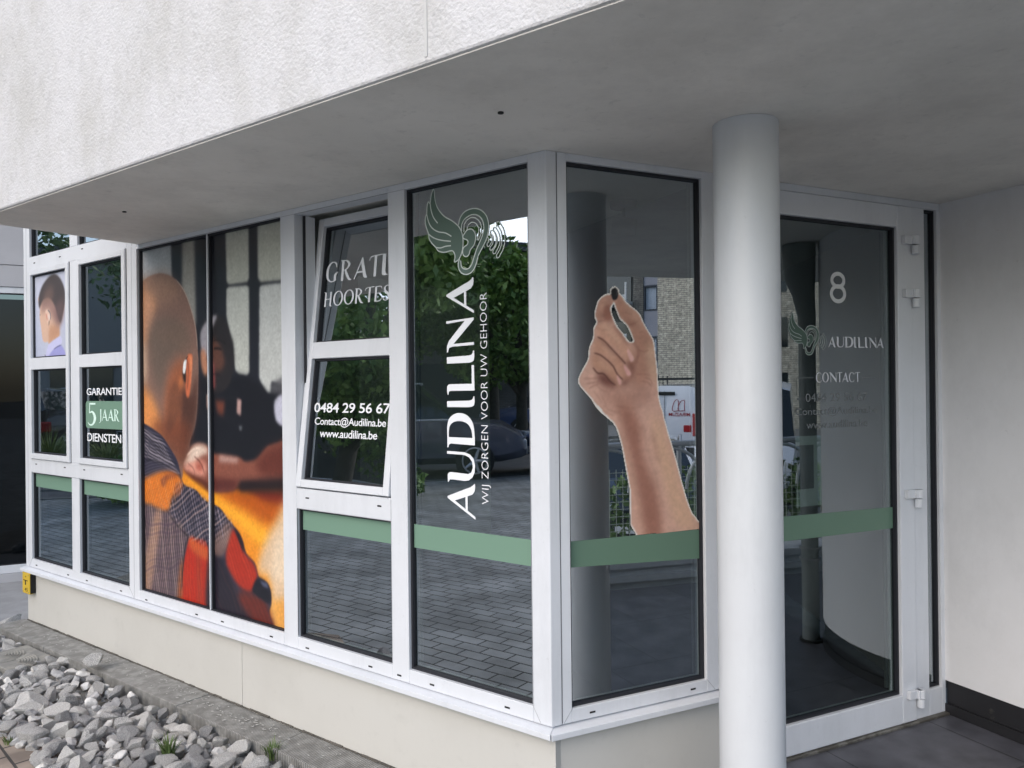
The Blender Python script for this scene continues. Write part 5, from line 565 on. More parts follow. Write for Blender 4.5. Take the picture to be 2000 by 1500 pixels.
# ---- side wall: gently curved, dark skirting
W0 = [PB(1.967, 0, .02)[:2], (1.905, 3.345), (1.993, 3.15), (2.055, 3.03), (2.14, 2.93), (2.27, 2.815), (2.40, 2.715), (2.55, 2.62), (2.9, 2.52), (3.6, 2.55), (5.0, 2.95)]
# first visible stretch measured from the photograph: straight away from the door towards the viewer
wdir = Vector((math.cos(R(-65.0)), math.sin(R(-65.0)))); w0 = Vector(PB(1.962, 0, 0)[:2])
Wc = [tuple(w0 - wdir * .12), tuple(w0), tuple(w0 + wdir * .15), tuple(w0 + wdir * .32)]
q = w0 + wdir * .32; hd = -65.0
for k in range(7): hd += 6.0; q = q + Vector((math.cos(R(hd)), math.sin(R(hd)))) * .085; Wc.append(tuple(q))
END = Vector(q)
for k in range(6): hd += 10; q = q + Vector((math.cos(R(hd)), math.sin(R(hd)))) * .30; Wc.append(tuple(q))
def strip_wall(pts, z0, z1, th, out=0.0):
    mb = MB(); P2 = [Vector(p) for p in pts]; N = []
    for i in range(len(P2)):
        t = (P2[min(i + 1, len(P2) - 1)] - P2[max(i - 1, 0)]).normalized(); N.append(Vector((-t.y, t.x)))   # left of travel = away from the porch
    a = [p - n * out for p, n in zip(P2, N)]; b = [p + n * th for p, n in zip(P2, N)]; n = len(a)
    V = [(*p, z0) for p in a] + [(*p, z0) for p in b] + [(*p, z1) for p in a] + [(*p, z1) for p in b]
    F = []
    for i in range(n - 1): F += [(i, i + 1, 2 * n + i + 1, 2 * n + i), (n + i, 3 * n + i, 3 * n + i + 1, n + i + 1), (2 * n + i, 2 * n + i + 1, 3 * n + i + 1, 3 * n + i), (i, n + i, n + i + 1, i + 1)]
    F += [(0, 2 * n, 3 * n, n), (n - 1, 2 * n - 1, 4 * n - 1, 3 * n - 1)]; mb.add(V, F); return mb
o = strip_wall(Wc, .286, 2.3798, .12).build('side_wall', MT['wallp'], bld, smooth=True)
strip_wall(Wc[1:], .1425, .2858, .1, -.010).build('skirting', MT['skirt'], bld, smooth=True)
strip_wall(Wc[1:], .1415, .185, .05, .004).build('skirting_foot', MT['skirt'], bld, smooth=True)
# drainpipe at the end of the visible wall
dp = tag(empty('drainpipe', (0, 0, 0), 0, bld), 'grey downpipe with two ring collars beside the curved side wall')
PX, PY = END.x + .02, END.y - .075
dpm = mat('pipe_grey', (.22, .25, .25), .4, noise=(4, (.17, .19, .19), .4, .6))
mb = MB(); mb.tube([(PX, PY, .150), (PX, PY, 1.86)], .047, 24); mb.tube([(PX, PY, 1.86), (PX, PY, 1.98), (PX - .02, PY - .01, 2.10), (PX - .05, PY - .02, 2.2), (PX - .06, PY - .02, 2.379)], [.048, .05, .062, .085, .09], 24); mb.build('pipe', dpm, dp, smooth=True)
for z in (.60, .66, 1.5): mb = MB(); mb.tube([(PX, PY, z), (PX, PY, z + .012)], .058, 24); mb.build('collar', MT['steel'], dp, smooth=True)
mb = MB(); mb.tube([(PX, PY, .1405), (PX, PY, .152)], .062, 24); mb.build('pipe_foot', MT['slot'], dp)
# ---- column
mb = MB(); colx, coly = .712, 2.303
mb.tube([(colx, coly, .141), (colx, coly, 2.379)], .0962, 64, cap=True); o = mb.build('column', MT['column'], bld, smooth=True); o['label'] = 'smooth round white column carrying the overhang in front of the door'
# ---- set-back wall of the same building at the far left
def PW(s, z, d=0):     # s metres to the left of the far post, parallel to the porch front
    c, q_ = math.cos(R(25.2)), math.sin(R(25.2)); bx, by = -3.9, 6.42
    return (bx - s * c - d * q_, by - s * q_ + d * c, z)
ww = window('set-back window beyond the far left post', PW, [(-.9, .95, .10, .165), (-.9, .95, 2.41, 2.46), (.85, .95, .165, 2.41)], [(-.9, .85, .165, 2.41)], gl='glassd')
gc_ = mat('grey_cladding', (.44, .44, .46), .6, noise=(2, (.40, .40, .42), .4, .6))
for (z0, z1, o_) in ((-.06, .098, -.01), (2.462, 2.64, -.01), (2.643, 5.2, -.015)): mb = MB(); mb.pbox(PW, -.9, .99, z0, z1, o_, .3); mb.build('cladding_panel', gc_, bld, bevel=.003)
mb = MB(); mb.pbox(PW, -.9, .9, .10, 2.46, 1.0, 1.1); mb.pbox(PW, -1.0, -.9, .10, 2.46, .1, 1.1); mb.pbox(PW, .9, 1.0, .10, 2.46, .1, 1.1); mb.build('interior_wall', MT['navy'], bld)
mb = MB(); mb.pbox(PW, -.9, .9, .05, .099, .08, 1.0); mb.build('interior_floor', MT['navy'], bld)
# side return of the glazed bay beside the far post, and interior
mb = MB(); mb.pbox(PA, -4.085, -4.05, .05, 5.2, .071, 1.6); mb.build('return_wall', MT['wallp'], bld)
mb = MB(); mb.pbox(PA, -2.75, -2.70, 2.46, 5.2, .05, 1.3); mb.build('return_wall', MT['wallp'], bld)
inner = [PA(-4.04, 0, .09)[:2], PA(-.02, 0, .09)[:2], PB(.05, 0, .09)[:2], PB(1.96, 0, .09)[:2], (1.5, 7.4), (-2.0, 7.4)]
mb = MB(); mb.prism(inner, .10, .139); mb.build('interior_floor', MT['carpet'], bld)
mb = MB(); pa, pb, pc, pd_ = PA(-4.045, 0, .12)[:2], (-1.45, 7.25), (1.9, 6.9), PB(1.985, 0, .12)[:2]
for (s0, s1) in ((pa, pb), (pb, pc), (pc, pd_)): wallq(mb, s0, s1, .139, 5.22, .06)
mb.build('interior_wall', MT['interior'], bld)
mb = MB(); mb.prism([PA(-4.085, 0, .071)[:2], PA(-2.6, 0, .071)[:2], (0.5, 7.3), (-1.6, 7.3)], 5.222, 5.30); mb.build('flat_roof', MT['wallp'], bld)
mb = MB(); mb.prism([PB(.75, 0, .09)[:2], PB(.75, 0, 2.2)[:2], PB(.80, 0, 2.2)[:2], PB(.80, 0, .09)[:2]], .14, 2.379); mb.build('interior_partition', mat('partition_paint', (.11, .115, .13), .8), bld)
# ceiling spotlight inside
sp = tag(empty('ceiling_spotlight', PB(.64, 2.379, .50)), 'dark round ceiling spotlight behind the porch window', 'spotlight')
mb = MB(); mb.tube([(0, 0, -.028), (0, 0, -.001)], [.055, .06], 20); mb.build('base', MT['navy'], sp, smooth=True)
mb = MB(); mb.tube([(0, 0, -.075), (0, 0, -.028)], .008, 10); mb.build('stem', MT['navy'], sp)
mb = MB(); mb.tube([(-.045, 0, -.10), (.05, -.02, -.115)], .037, 20); mb.build('lamp_head', MT['navy'], sp, smooth=True)
# ================================================================= THE GROUND
RC = Vector((2.30, .585)); RD = Vector((math.cos(R(33.5)), math.sin(R(33.5)))); RN = Vector((-RD.y, RD.x))      # line of the railing coping; RN points to the porch
def rl(s, n, z): p = RC + RD * s + RN * n; return (p.x, p.y, z)
mb = MB()                                   # one sheet to the horizon: street level, a drop along the porch coping, the lower yard behind it
mb.add([rl(-200, 200, -.03), rl(200, 200, -.03), rl(200, -.08, -.03), rl(-200, -.08, -.03), rl(200, -.08, -.72), rl(-200, -.08, -.72), rl(200, -200, -.72), rl(-200, -200, -.72)], [(0, 3, 2, 1), (3, 5, 4, 2), (5, 7, 6, 4)])
tag(mb.build('ground', MT['dirt'], fix=False), kind='structure')
mb = MB(); mb.add([rl(-120, -.4, -.716), rl(120, -.4, -.716), rl(120, -60, -.716), rl(-120, -60, -.716)], [(0, 3, 2, 1)]); tag(mb.build('car_park', mat('yard_concrete', (.24, .24, .235), .9, noise=(1.5, (.20, .20, .195), .4, .6)), fix=False), kind='structure')
mb = MB(); mb.prism([(-10.2, -40), (6, -40), (1.2, -.12), (1.85, .30), (-.80, 2.99), PA(-4.2, 0, -1.2)[:2], (-5.6, 6.3), (-10.2, 30)], -.05, 0); tag(mb.build('paving', MT['paver']), kind='structure')
mb = MB(); mb.prism([(-26, -60), (-10.35, -60), (-10.35, 60), (-26, 60)], -.06, -.02); tag(mb.build('road', MT['asphalt']), kind='structure')
mb = MB(); mb.prism([(-10.35, -60), (-10.2, -60), (-10.2, 60), (-10.35, 60)], -.06, .012); mb.prism([(-13.9, 4.6), (-11.4, 4.4), (-11.4, 8.4), (-13.9, 8.6)], -.06, .012); tag(mb.build('road_kerb', mat('kerb_stone', (.22, .22, .215), .9, noise=(8, (.16, .16, .155), .4, .6))), kind='structure')
# porch floor of bluestone tiles
pf = [PA(-.02, 0, .02)[:2], PA(-.02, 0, -1.15)[:2], (1.30, .80), (1.75, .42), rl(0, .28, 0)[:2], rl(2.9, .28, 0)[:2], rl(3.6, 2.2, 0)[:2], (1.95, 3.6)]
mb = MB(); mb.prism(pf, -.02, FLOOR); tag(mb.build('porch_floor', MT['tile']), kind='structure')
mb = MB(); mb.prism([PA(-4.13, 0, -.17)[:2], PA(-4.13, 0, .3)[:2], (-3.2, 6.6), (-5.2, 6.1), (-5.4, 5.3), (-3.95, 4.95)], -.05, .030); tag(mb.build('side_path', mat('pale_concrete', (.36, .36, .365), .85, noise=(5, (.30, .30, .30), .4, .6), bump=(60, .3, .002))), kind='structure')
# stone ledge along the shopfront
stone = mat('ledge_stone', (.23, .225, .21), .9, noise=(16, (.35, .345, .325), .42, .62), bump=(70, .6, .004)); n_ = stone.node_tree.nodes; l_ = stone.node_tree.links
tc = n_.new('ShaderNodeTexCoord'); mp = n_.new('ShaderNodeMapping'); mp.inputs['Rotation'].default_value = (0, 0, R(36.565)); l_.new(tc.outputs['Object'], mp.inputs[0])
wv = n_.new('ShaderNodeTexWave'); wv.bands_direction = 'X'; wv.inputs['Scale'].default_value = 28; wv.inputs['Distortion'].default_value = .3; l_.new(mp.outputs[0], wv.inputs[0])
bp = n_.new('ShaderNodeBump'); bp.inputs['Strength'].default_value = .9; bp.inputs['Distance'].default_value = .004; l_.new(wv.outputs['Fac'], bp.inputs['Height']); l_.new(bp.outputs[0], n_['Principled BSDF'].inputs['Normal'])
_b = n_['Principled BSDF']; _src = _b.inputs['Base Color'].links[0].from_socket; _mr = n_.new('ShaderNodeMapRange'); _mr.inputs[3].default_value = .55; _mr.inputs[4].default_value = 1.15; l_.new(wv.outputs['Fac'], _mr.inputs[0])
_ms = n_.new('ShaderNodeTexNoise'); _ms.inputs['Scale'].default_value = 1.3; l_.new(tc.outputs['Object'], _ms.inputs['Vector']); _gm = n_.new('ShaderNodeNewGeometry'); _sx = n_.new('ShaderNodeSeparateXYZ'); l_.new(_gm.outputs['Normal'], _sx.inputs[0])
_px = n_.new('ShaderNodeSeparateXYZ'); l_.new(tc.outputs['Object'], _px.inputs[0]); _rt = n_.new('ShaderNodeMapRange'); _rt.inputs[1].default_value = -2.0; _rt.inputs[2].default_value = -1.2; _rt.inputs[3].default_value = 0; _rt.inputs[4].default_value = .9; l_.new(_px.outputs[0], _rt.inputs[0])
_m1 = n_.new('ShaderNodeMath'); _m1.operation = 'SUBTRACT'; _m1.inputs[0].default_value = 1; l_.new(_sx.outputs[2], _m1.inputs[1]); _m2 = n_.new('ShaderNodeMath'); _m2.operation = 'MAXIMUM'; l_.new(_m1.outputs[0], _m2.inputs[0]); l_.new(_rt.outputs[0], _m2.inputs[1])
_mx = n_.new('ShaderNodeMix'); _mx.data_type = 'RGBA'; _mx.blend_type = 'MULTIPLY'; l_.new(_m2.outputs[0], _mx.inputs[0]); l_.new(_src, _mx.inputs[6]); l_.new(_mr.outputs[0], _mx.inputs[7]); l_.new(_mx.outputs[2], _b.inputs['Base Color'])  # groove shade between the ribs is multiplied into the stone colour
ls = tag(empty('stone_ledge', PA(-2.2, 0, -.08)), 'long grey ribbed stone ledge between the rocks and the cream plinth', 'ledge'); ls.location = (0, 0, 0)
u = -4.13; k = 0
for un in (-3.42, -2.71, -2.0, -1.29, -.58, -.05):
    mb = MB(); mb.pbox(PA, u, un - .004, .0, .118 + .002 * ((k * 7) % 3 - 1), -.168, .004); mb.build('ledge_block', stone, ls, bevel=.004); u = un; k += 1
mb = MB(); rg = random.Random(5)           # flecks of old paint on the ledge and a dirt line against the plinth
for _ in range(210):
    uu = rg.uniform(-4.0, -.5) if rg.random() < .7 else rg.uniform(-2.2, -1.4); dd = rg.triangular(-.15, -.01, -.07); L_ = rg.uniform(.003, .014); W_ = rg.uniform(.0015, .005); a = rg.uniform(-.6, .6); n = 7; pts = []
    for q in range(n): an = 2 * math.pi * q / n; x_, y_ = L_ * math.cos(an) * rg.uniform(.6, 1), W_ * math.sin(an) * rg.uniform(.6, 1); pts.append(PA(uu + x_ * math.cos(a) - y_ * math.sin(a), .1215, dd + x_ * math.sin(a) + y_ * math.cos(a)))
    mb.add(pts, [tuple(range(n))])
mb.build('paint_flecks', mat('old_paint', (.46, .455, .43), .8), ls, fix=False)
mb = MB(); uu = -4.08
while uu < -.3: L_ = rg.uniform(.02, .10); h_ = rg.uniform(.001, .005); mb.pbox(PA, uu, uu + L_, .1185, .1195 + h_, .002 - rg.uniform(0, .006), .009); uu += L_ * .9
mb.build('dirt_line', MT['dirt'], ls)
# ---- rock bed
mb = MB(); mb.prism([PA(-4.6, 0, -.165)[:2], PA(-.85, 0, -.165)[:2], (-.92, 3.02), (-1.35, 2.92), (-1.95, 2.98), (-2.62, 3.4), PA(-5.1, 0, -1.2)[:2]], -.045, .050); tag(mb.build('rock_bed', mat('bed_soil', (.17, .16, .145), .95, noise=(14, (.28, .265, .235), .4, .6), bump=(50, .7, .008))), kind='structure')
mb = MB(); mb.prism([(-2.60, 3.45), (-2.35, 3.08), (-1.90, 3.02), (-1.93, 3.20), (-2.10, 3.40), (-2.36, 3.58)], -.04, .056); tag(mb.build('brown_paving', MT['clay']), kind='structure')
ROCKM = []
for i, (c1, c2) in enumerate((((.44, .43, .415), (.64, .625, .60)), ((.28, .275, .275), (.46, .455, .45)), ((.60, .58, .545), (.78, .765, .73)), ((.36, .355, .345), (.70, .69, .665)))):
    ROCKM.append(mat('limestone_%d' % i, c1, (.92), noise=(13, c2, .42, .58), bump=(45, 1.0, .007)))
def rock_mesh(seed):
    rg = random.Random(seed); bm = bmesh.new(); bmesh.ops.create_icosphere(bm, subdivisions=3, radius=1)
    sx, sy, sz = rg.uniform(.9, 1.35), rg.uniform(.7, .95), rg.uniform(.5, .75)
    pl = []
    for _ in range(rg.choice((7, 8, 9, 10))):
        v = Vector((rg.gauss(0, 1), rg.gauss(0, 1), rg.gauss(0, 1))).normalized(); pl.append((v, rg.uniform(.42, .74)))
    for v in bm.verts:
        for _ in range(3):
            for n, dd in pl:
                k = v.co.dot(n) - dd
                if k > 0: v.co -= n * k
        v.co.x *= sx; v.co.y *= sy; v.co.z *= sz; v.co += Vector((rg.gauss(0, 1), rg.gauss(0, 1), rg.gauss(0, 1))) * .012
    ex = max(v.co.length for v in bm.verts); [setattr(v, 'co', v.co * (1.12 / ex)) for v in bm.verts]
    me = bpy.data.meshes.new('rock'); bm.to_mesh(me); bm.free(); me.materials.append(ROCKM[seed % 4]); return me
RM = [rock_mesh(s) for s in range(18)]
def inside(p, poly):
    c = False
    for i in range(len(poly)):
        (x0, y0), (x1, y1) = poly[i], poly[(i + 1) % len(poly)]
        if (y0 > p[1]) != (y1 > p[1]) and p[0] < x0 + (p[1] - y0) / (y1 - y0) * (x1 - x0): c = not c
    return c
rg = random.Random(21); placed = []
xs = [p[0] for p in BED]; ys = [p[1] for p in BED]; dA = Vector((cA, sA))
def ledge_gap(x, y): return ((x - CX) * sA * -1 + (y - CY) * cA)        # = inward distance from the facade plane
def try_layer(n, zf, rmin, tries, gap):
    c = 0
    for _ in range(tries):
        if c >= n: break
        x, y = rg.uniform(min(xs), max(xs)), rg.uniform(min(ys), max(ys))
        if not inside((x, y), BED) or math.hypot((x + 2.80), (y - 4.31)) < .17: continue
        s_ = rg.choice((.024, .028, .032, .036, .040, .044, .052))
        if any((x - a) ** 2 + (y - b) ** 2 < ((s_ + t) * gap) ** 2 for a, b, t, zz in placed if abs(zz - zf) < .02): continue
        if ledge_gap(x, y) > -.168 - s_ * (.35 if zf > .07 else 1.0): continue
        placed.append((x, y, s_, zf)); c += 1
try_layer(430, .016, 0, 26000, .86); try_layer(230, .046, 0, 16000, 1.02)
placed.sort(key=lambda q: math.hypot(q[0], q[1]) / q[2])          # the ones that show largest first
rest = bmesh.new()
for i, (x, y, s_, zf) in enumerate(placed):
    ri = rg.randrange(len(RM)); me = RM[ri]; loc = (x, y, zf + .042 + rg.uniform(-.004, .008)); rot = (rg.uniform(-.6, .6), rg.uniform(-.6, .6), rg.uniform(0, 6.28)); sc = s_ * 1.2
    if i < 292:
        o = bpy.data.objects.new('rock', me); COL.objects.link(o); o.location = loc; o.rotation_euler = rot; o.scale = (sc,) * 3
        tag(o, 'angular grey limestone rock lying in the heap beside the stone ledge', 'rock', 'angular limestone rocks heaped along the ledge')
    else:
        from mathutils import Euler
        T_ = Matrix.Translation(loc) @ Euler(rot).to_matrix().to_4x4() @ Matrix.Scale(sc, 4); nv = len(rest.verts); nf = len(rest.faces); rest.from_mesh(me); rest.verts.ensure_lookup_table(); rest.faces.ensure_lookup_table()
        for v in rest.verts[nv:]: v.co = T_ @ v.co
        for f in rest.faces[nf:]: f.material_index = ri % 4
me = bpy.data.meshes.new('smaller_rocks'); rest.to_mesh(me); rest.free()
for mm in ROCKM: me.materials.append(mm)
tag(link(bpy.data.objects.new('smaller_rocks', me)), 'smaller limestone rocks filling the heap', 'rocks', kind='stuff')
for (x, y, z, s_, sd_, lb) in ((-3.36, 5.10, .07, .060, 3, 'lone grey rock farthest back by the wall corner'), (-2.52, 4.28, .09, .058, 2, 'whitish rock beside the grooved grate, nearest the ledge'), (-2.23, 4.05, .165, .050, 7, 'dark grey rock resting on the edge of the ledge'), (-2.30, 3.62, .11, .066, 10, 'largest pale rock at the left edge above the brown paving')):
    o = bpy.data.objects.new('rock', RM[sd_]); COL.objects.link(o); o.location = (x, y, z); o.rotation_euler = (.2, .3, sd_ * 1.3); o.scale = (s_ * 1.15,) * 3; tag(o, lb, 'rock')
# chips and crumbs between the rocks
mb = MB(); rg = random.Random(77); c_ = 0
while c_ < 600:
    x, y = rg.uniform(min(xs), max(xs)), rg.uniform(min(ys), max(ys))
    if not inside((x, y), BED) or ledge_gap(x, y) > -.175: continue
    r = rg.uniform(.006, .017); z = .05 + r * .5; o_ = [Vector((rg.gauss(0, 1), rg.gauss(0, 1), rg.gauss(0, .7))).normalized() * r * rg.uniform(.7, 1.2) for _ in range(4)]; k = len(mb.v)
    T_ = [Vector((r, 0, 0)), Vector((-r * .5, r * .9, 0)), Vector((-r * .5, -r * .8, 0)), Vector((0, 0, r * .9)), Vector((0, 0, -r * .6))]; T_ = [t + Vector((rg.gauss(0, .2), rg.gauss(0, .2), rg.gauss(0, .2))) * r for t in T_]
    mb.add([(x + t.x, y + t.y, z + t.z) for t in T_], [(0, 1, 3), (1, 2, 3), (2, 0, 3), (1, 0, 4), (2, 1, 4), (0, 2, 4)]); c_ += 1
tag(mb.build('gravel', ROCKM[3]), 'small stone chips between the rocks', 'gravel', kind='stuff')
# grooved concrete slab between the rocks
gs = tag(empty('slab', (-2.80, 4.31, .050), R(-36.6)), 'flat grey slab with curved grooves lying among the rocks', 'slab')
sm_ = mat('slab_concrete', (.30, .29, .26), .9, noise=(14, (.22, .215, .20), .4, .6), bump=(60, .5, .003))
mb = MB(); mb.box(-.19, .19, -.12, .12, .004, .052); mb.build('body', sm_, gs, bevel=.006)
mb = MB()
for k in range(7):
    r = .05 + k * .021
    for (x_, a0, a1) in ((-.10, -40, 85), (.08, 20, 120)): mb.tube([(x_ + r * math.cos(R(a)) * .9 - .02, -.05 + r * math.sin(R(a)) * .62, .052) for a in range(a0, a1, 12)], .0065, 6)
mb.build('ridge', sm_, gs)
# weeds
def weed(name, loc, n, h, label, m):
    rg = random.Random(int(h * 1000) + n); mb = MB()
    for _ in range(n):
        a = rg.uniform(0, 6.28); l = rg.uniform(.5, 1) * h; le = rg.uniform(.15, .6); r0 = rg.uniform(0, .03); c, s_ = math.cos(a), math.sin(a); P_ = []
        for t in (0, .35, .7, 1): rr = r0 + le * l * t * t; P_.append(Vector((c * rr, s_ * rr, l * t * (1 - .25 * t * le))))
        w_ = .0035; si = Vector((-s_, c, 0)); V = []
        for q, wd in zip(P_, (1, .9, .6, .1)): V += [q - si * w_ * wd, q + si * w_ * wd]
        mb.add(V, [(0, 1, 3, 2), (2, 3, 5, 4), (4, 5, 7, 6)])
    o = mb.build(name, m, fix=False); o.location = loc; return tag(o, label, 'weed')
wm = mat('weed_green', (.07, .12, .03), .6, noise=(30, (.14, .19, .06), .4, .6))
weed('weed', (-1.435, 3.16, .08), 60, .10, 'small tuft of weeds among the rocks at the bottom edge', wm); weed('weed', (-1.00, 3.14, .08), 40, .09, 'small tuft of weeds at the right end of the rocks', wm); weed('weed', (-2.22, 3.36, .05), 30, .05, 'tiny weeds beside the brown paving', wm)
# yellow marker plate on the plinth
sg = tag(empty('marker_plate', PA(-4.02, .37, -.001), R(-36.565)), 'small yellow marker plate on the plinth corner under the far left window', 'sign')
ym = mat('yellow_plastic', (.62, .42, .03), .45)
mb = MB(); mb.box(-.055, .055, -.028, -.002, -.068, .068); mb.build('plate', ym, sg, bevel=.006)
mb = MB(); mb.box(.056, .060, -.024, .006, -.062, .062); mb.build('plate_back', MT['slot'], sg)
mb = MB(); fg = lambda x, z: (x, -.0286, z); put_text(mb, '+', fg, -.010, .012, .034, .048); put_text(mb, 'T', fg, -.036, .030, -.012, .020, bold=.02); put_text(mb, '45', fg, -.015, .028, -.052, -.028, bold=.01); mb.build('lettering', MT['slot'], sg, fix=False)
for sx_ in (-.04, .04):
    for sz_ in (-.055, .055): mb = MB(); mb.tube([(sx_, -.0295, sz_), (sx_, -.028, sz_)], .004, 8); mb.build('screw', MT['steel'], sg)
# ================================================================= ACROSS THE STREET (seen in the panes)
def foliage(mb_or_none, centre_fn, n, size, seed):
    g = np.random.default_rng(seed); C = centre_fn(g, n); a = g.normal(size=(n, 3)); a /= np.linalg.norm(a, axis=1)[:, None]; b = np.cross(a, g.normal(size=(n, 3))); b /= np.linalg.norm(b, axis=1)[:, None]
    s_ = size * g.uniform(.6, 1.3, (n, 1)); V = np.stack([C - a * s_, C - b * s_ * .55, C + a * s_, C + b * s_ * .55], 1).reshape(-1, 3); F = np.arange(4 * n).reshape(-1, 4); return V, F
def leaf_obj(name, fn, n, size, seed, m, parent=None):
    V, F = foliage(None, fn, n, size, seed); me = bpy.data.meshes.new(name); me.from_pydata(V.tolist(), [], F.tolist()); me.materials.append(m); o = bpy.data.objects.new(name, me); return link(o, parent)
def tree(loc, h, r, z0, trunk_r, label, seed, m, n=9000):
    t = tag(empty('tree', loc, seed), label, 'tree', 'trees along the street'); g = np.random.default_rng(seed); k = 34
    th_ = g.uniform(0, 6.28, k); ph = np.arccos(g.uniform(-1, 1, k)); rr = g.uniform(.35, .95, k) ** .6
    cl = np.stack([r * rr * np.sin(ph) * np.cos(th_), r * rr * np.sin(ph) * np.sin(th_), z0 + (h - z0) / 2 + (h - z0) / 2 * .85 * rr * np.cos(ph)], 1); cr = g.uniform(.22, .42, k) * r
    def fn(gg, nn):
        i = gg.integers(0, k, nn); d_ = gg.normal(size=(nn, 3)); d_ /= np.linalg.norm(d_, axis=1)[:, None]; return cl[i] + d_ * (cr[i] * gg.uniform(.55, 1.08, nn))[:, None] * np.array([1, 1, .75])
    leaf_obj('crown', fn, n, .085, seed, m, t)
    mb = MB(); mb.tube([(0, 0, -.05), (.02, 0, .5), (.05, .03, z0 + .3), (.0, .1, h * .7)], [trunk_r * 1.35, trunk_r, trunk_r * .85, trunk_r * .35], 12)
    for q in range(7): c = cl[q]; mb.tube([(.04, .02, z0 + .1 * q), (c[0] * .5, c[1] * .5, (z0 + c[2]) / 2 + .2), tuple(c)], [trunk_r * .45, trunk_r * .3, .03], 7)
    mb.build('trunk', MT['bark'], t, smooth=True); return t
tree((-10.0, 2.45, 0), 7.6, 2.4, 2.0, .17, 'street tree with a straight grey trunk mirrored in the tilted light', 11, MT['leaf'], 17000)
tree((-14.6, -2.0, 0), 4.9, 2.1, 1.3, .14, 'lower bushy tree mirrored to the right of the vertical name', 12, MT['leaf'], 13000)
tree((-11.6, 8.4, 0), 8.5, 2.4, 2.3, .18, 'tall tree with open crown mirrored in the far left windows', 13, MT['leafd'], 8000)
tree((-17.2, 4.2, 0), 8.6, 3.4, 1.9, .2, 'broad dark tree behind the parked cars across the road', 14, MT['leafd'], 15000)
tree((-18.5, -2.4, 0), 5.3, 2.6, 2.0, .2, 'dark tree behind the blue car across the road', 15, MT['leafd'], 10000)
tree((-16.0, .6, 0), 6.6, 2.5, 1.9, .13, 'bushy tree directly behind the dark estate car', 16, MT['leaf'], 12000)
# shrubs and ornamental grass by the kerb
def shrub(loc, r, h, label, seed, m, size=.06, n=1800):
    def fn(g, nn): d_ = g.normal(size=(nn, 3)); d_ /= np.linalg.norm(d_, axis=1)[:, None]; q = d_ * g.uniform(.6, 1.0, (nn, 1)); return np.stack([q[:, 0] * r, q[:, 1] * r, h * .5 + q[:, 2] * h * .5], 1)
    o = tag(empty('shrub', loc), label, 'shrub'); leaf_obj('foliage', fn, n, size, seed, m, o); mb = MB(); mb.tube([(0, 0, -.02), (0, 0, h * .6)], [.03, .015], 7); mb.build('stem', MT['bark'], o)
    return o
shrub((-8.7, 1.75, 0), .36, .52, 'large-leaved shrub at the kerb in front of the dark car', 31, MT['leaf'], .09, 420); shrub((-8.2, 2.0, 0), .5, .35, 'low ground cover shrub near the tree trunk', 32, MT['leafd'])
shrub((-9.6, 3.6, 0), .8, .9, 'round shrub left of the street tree', 33, MT['leafd']); shrub((-9.4, 5.3, 0), .7, .7, 'round shrub between grass clumps and street tree', 34, MT['leaf'])
def grass_clump(loc, h, n, seed, label):
    rg = random.Random(seed); mb = MB()
    for _ in range(n):
        a = rg.uniform(0, 6.28); l = rg.uniform(.7, 1.15) * h; le = rg.uniform(.3, 1.1); c, s_ = math.cos(a), math.sin(a); V = []; si = Vector((-s_, c, 0))
        for t, wd in ((0, .8), (.3, 1), (.6, .8), (.85, .5), (1, .1)): rr = .05 + le * l * t * t * .9; q = Vector((c * rr, s_ * rr, l * (t - .45 * le * t * t))); V += [q - si * .008 * wd, q + si * .008 * wd]
        mb.add(V, [(0, 1, 3, 2), (2, 3, 5, 4), (4, 5, 7, 6), (6, 7, 9, 8)])
    o = mb.build('ornamental_grass', mat('grass_blade%d' % seed, (.17, .24, .05), .5, noise=(9, (.30, .33, .10), .4, .6)), fix=False); o.location = loc; return tag(o, label, 'grass clump', 'ornamental grass clumps mirrored at the far left')
grass_clump((-12.9, 7.35, 0.01), 1.05, 420, 41, 'tallest ornamental grass clump mirrored in the farthest pane'); grass_clump((-12.6, 6.35, 0.01), .85, 380, 42, 'ornamental grass clump mirrored below the warranty lettering'); grass_clump((-12.3, 5.4, 0.01), .7, 300, 43, 'ornamental grass clump nearest the street tree')
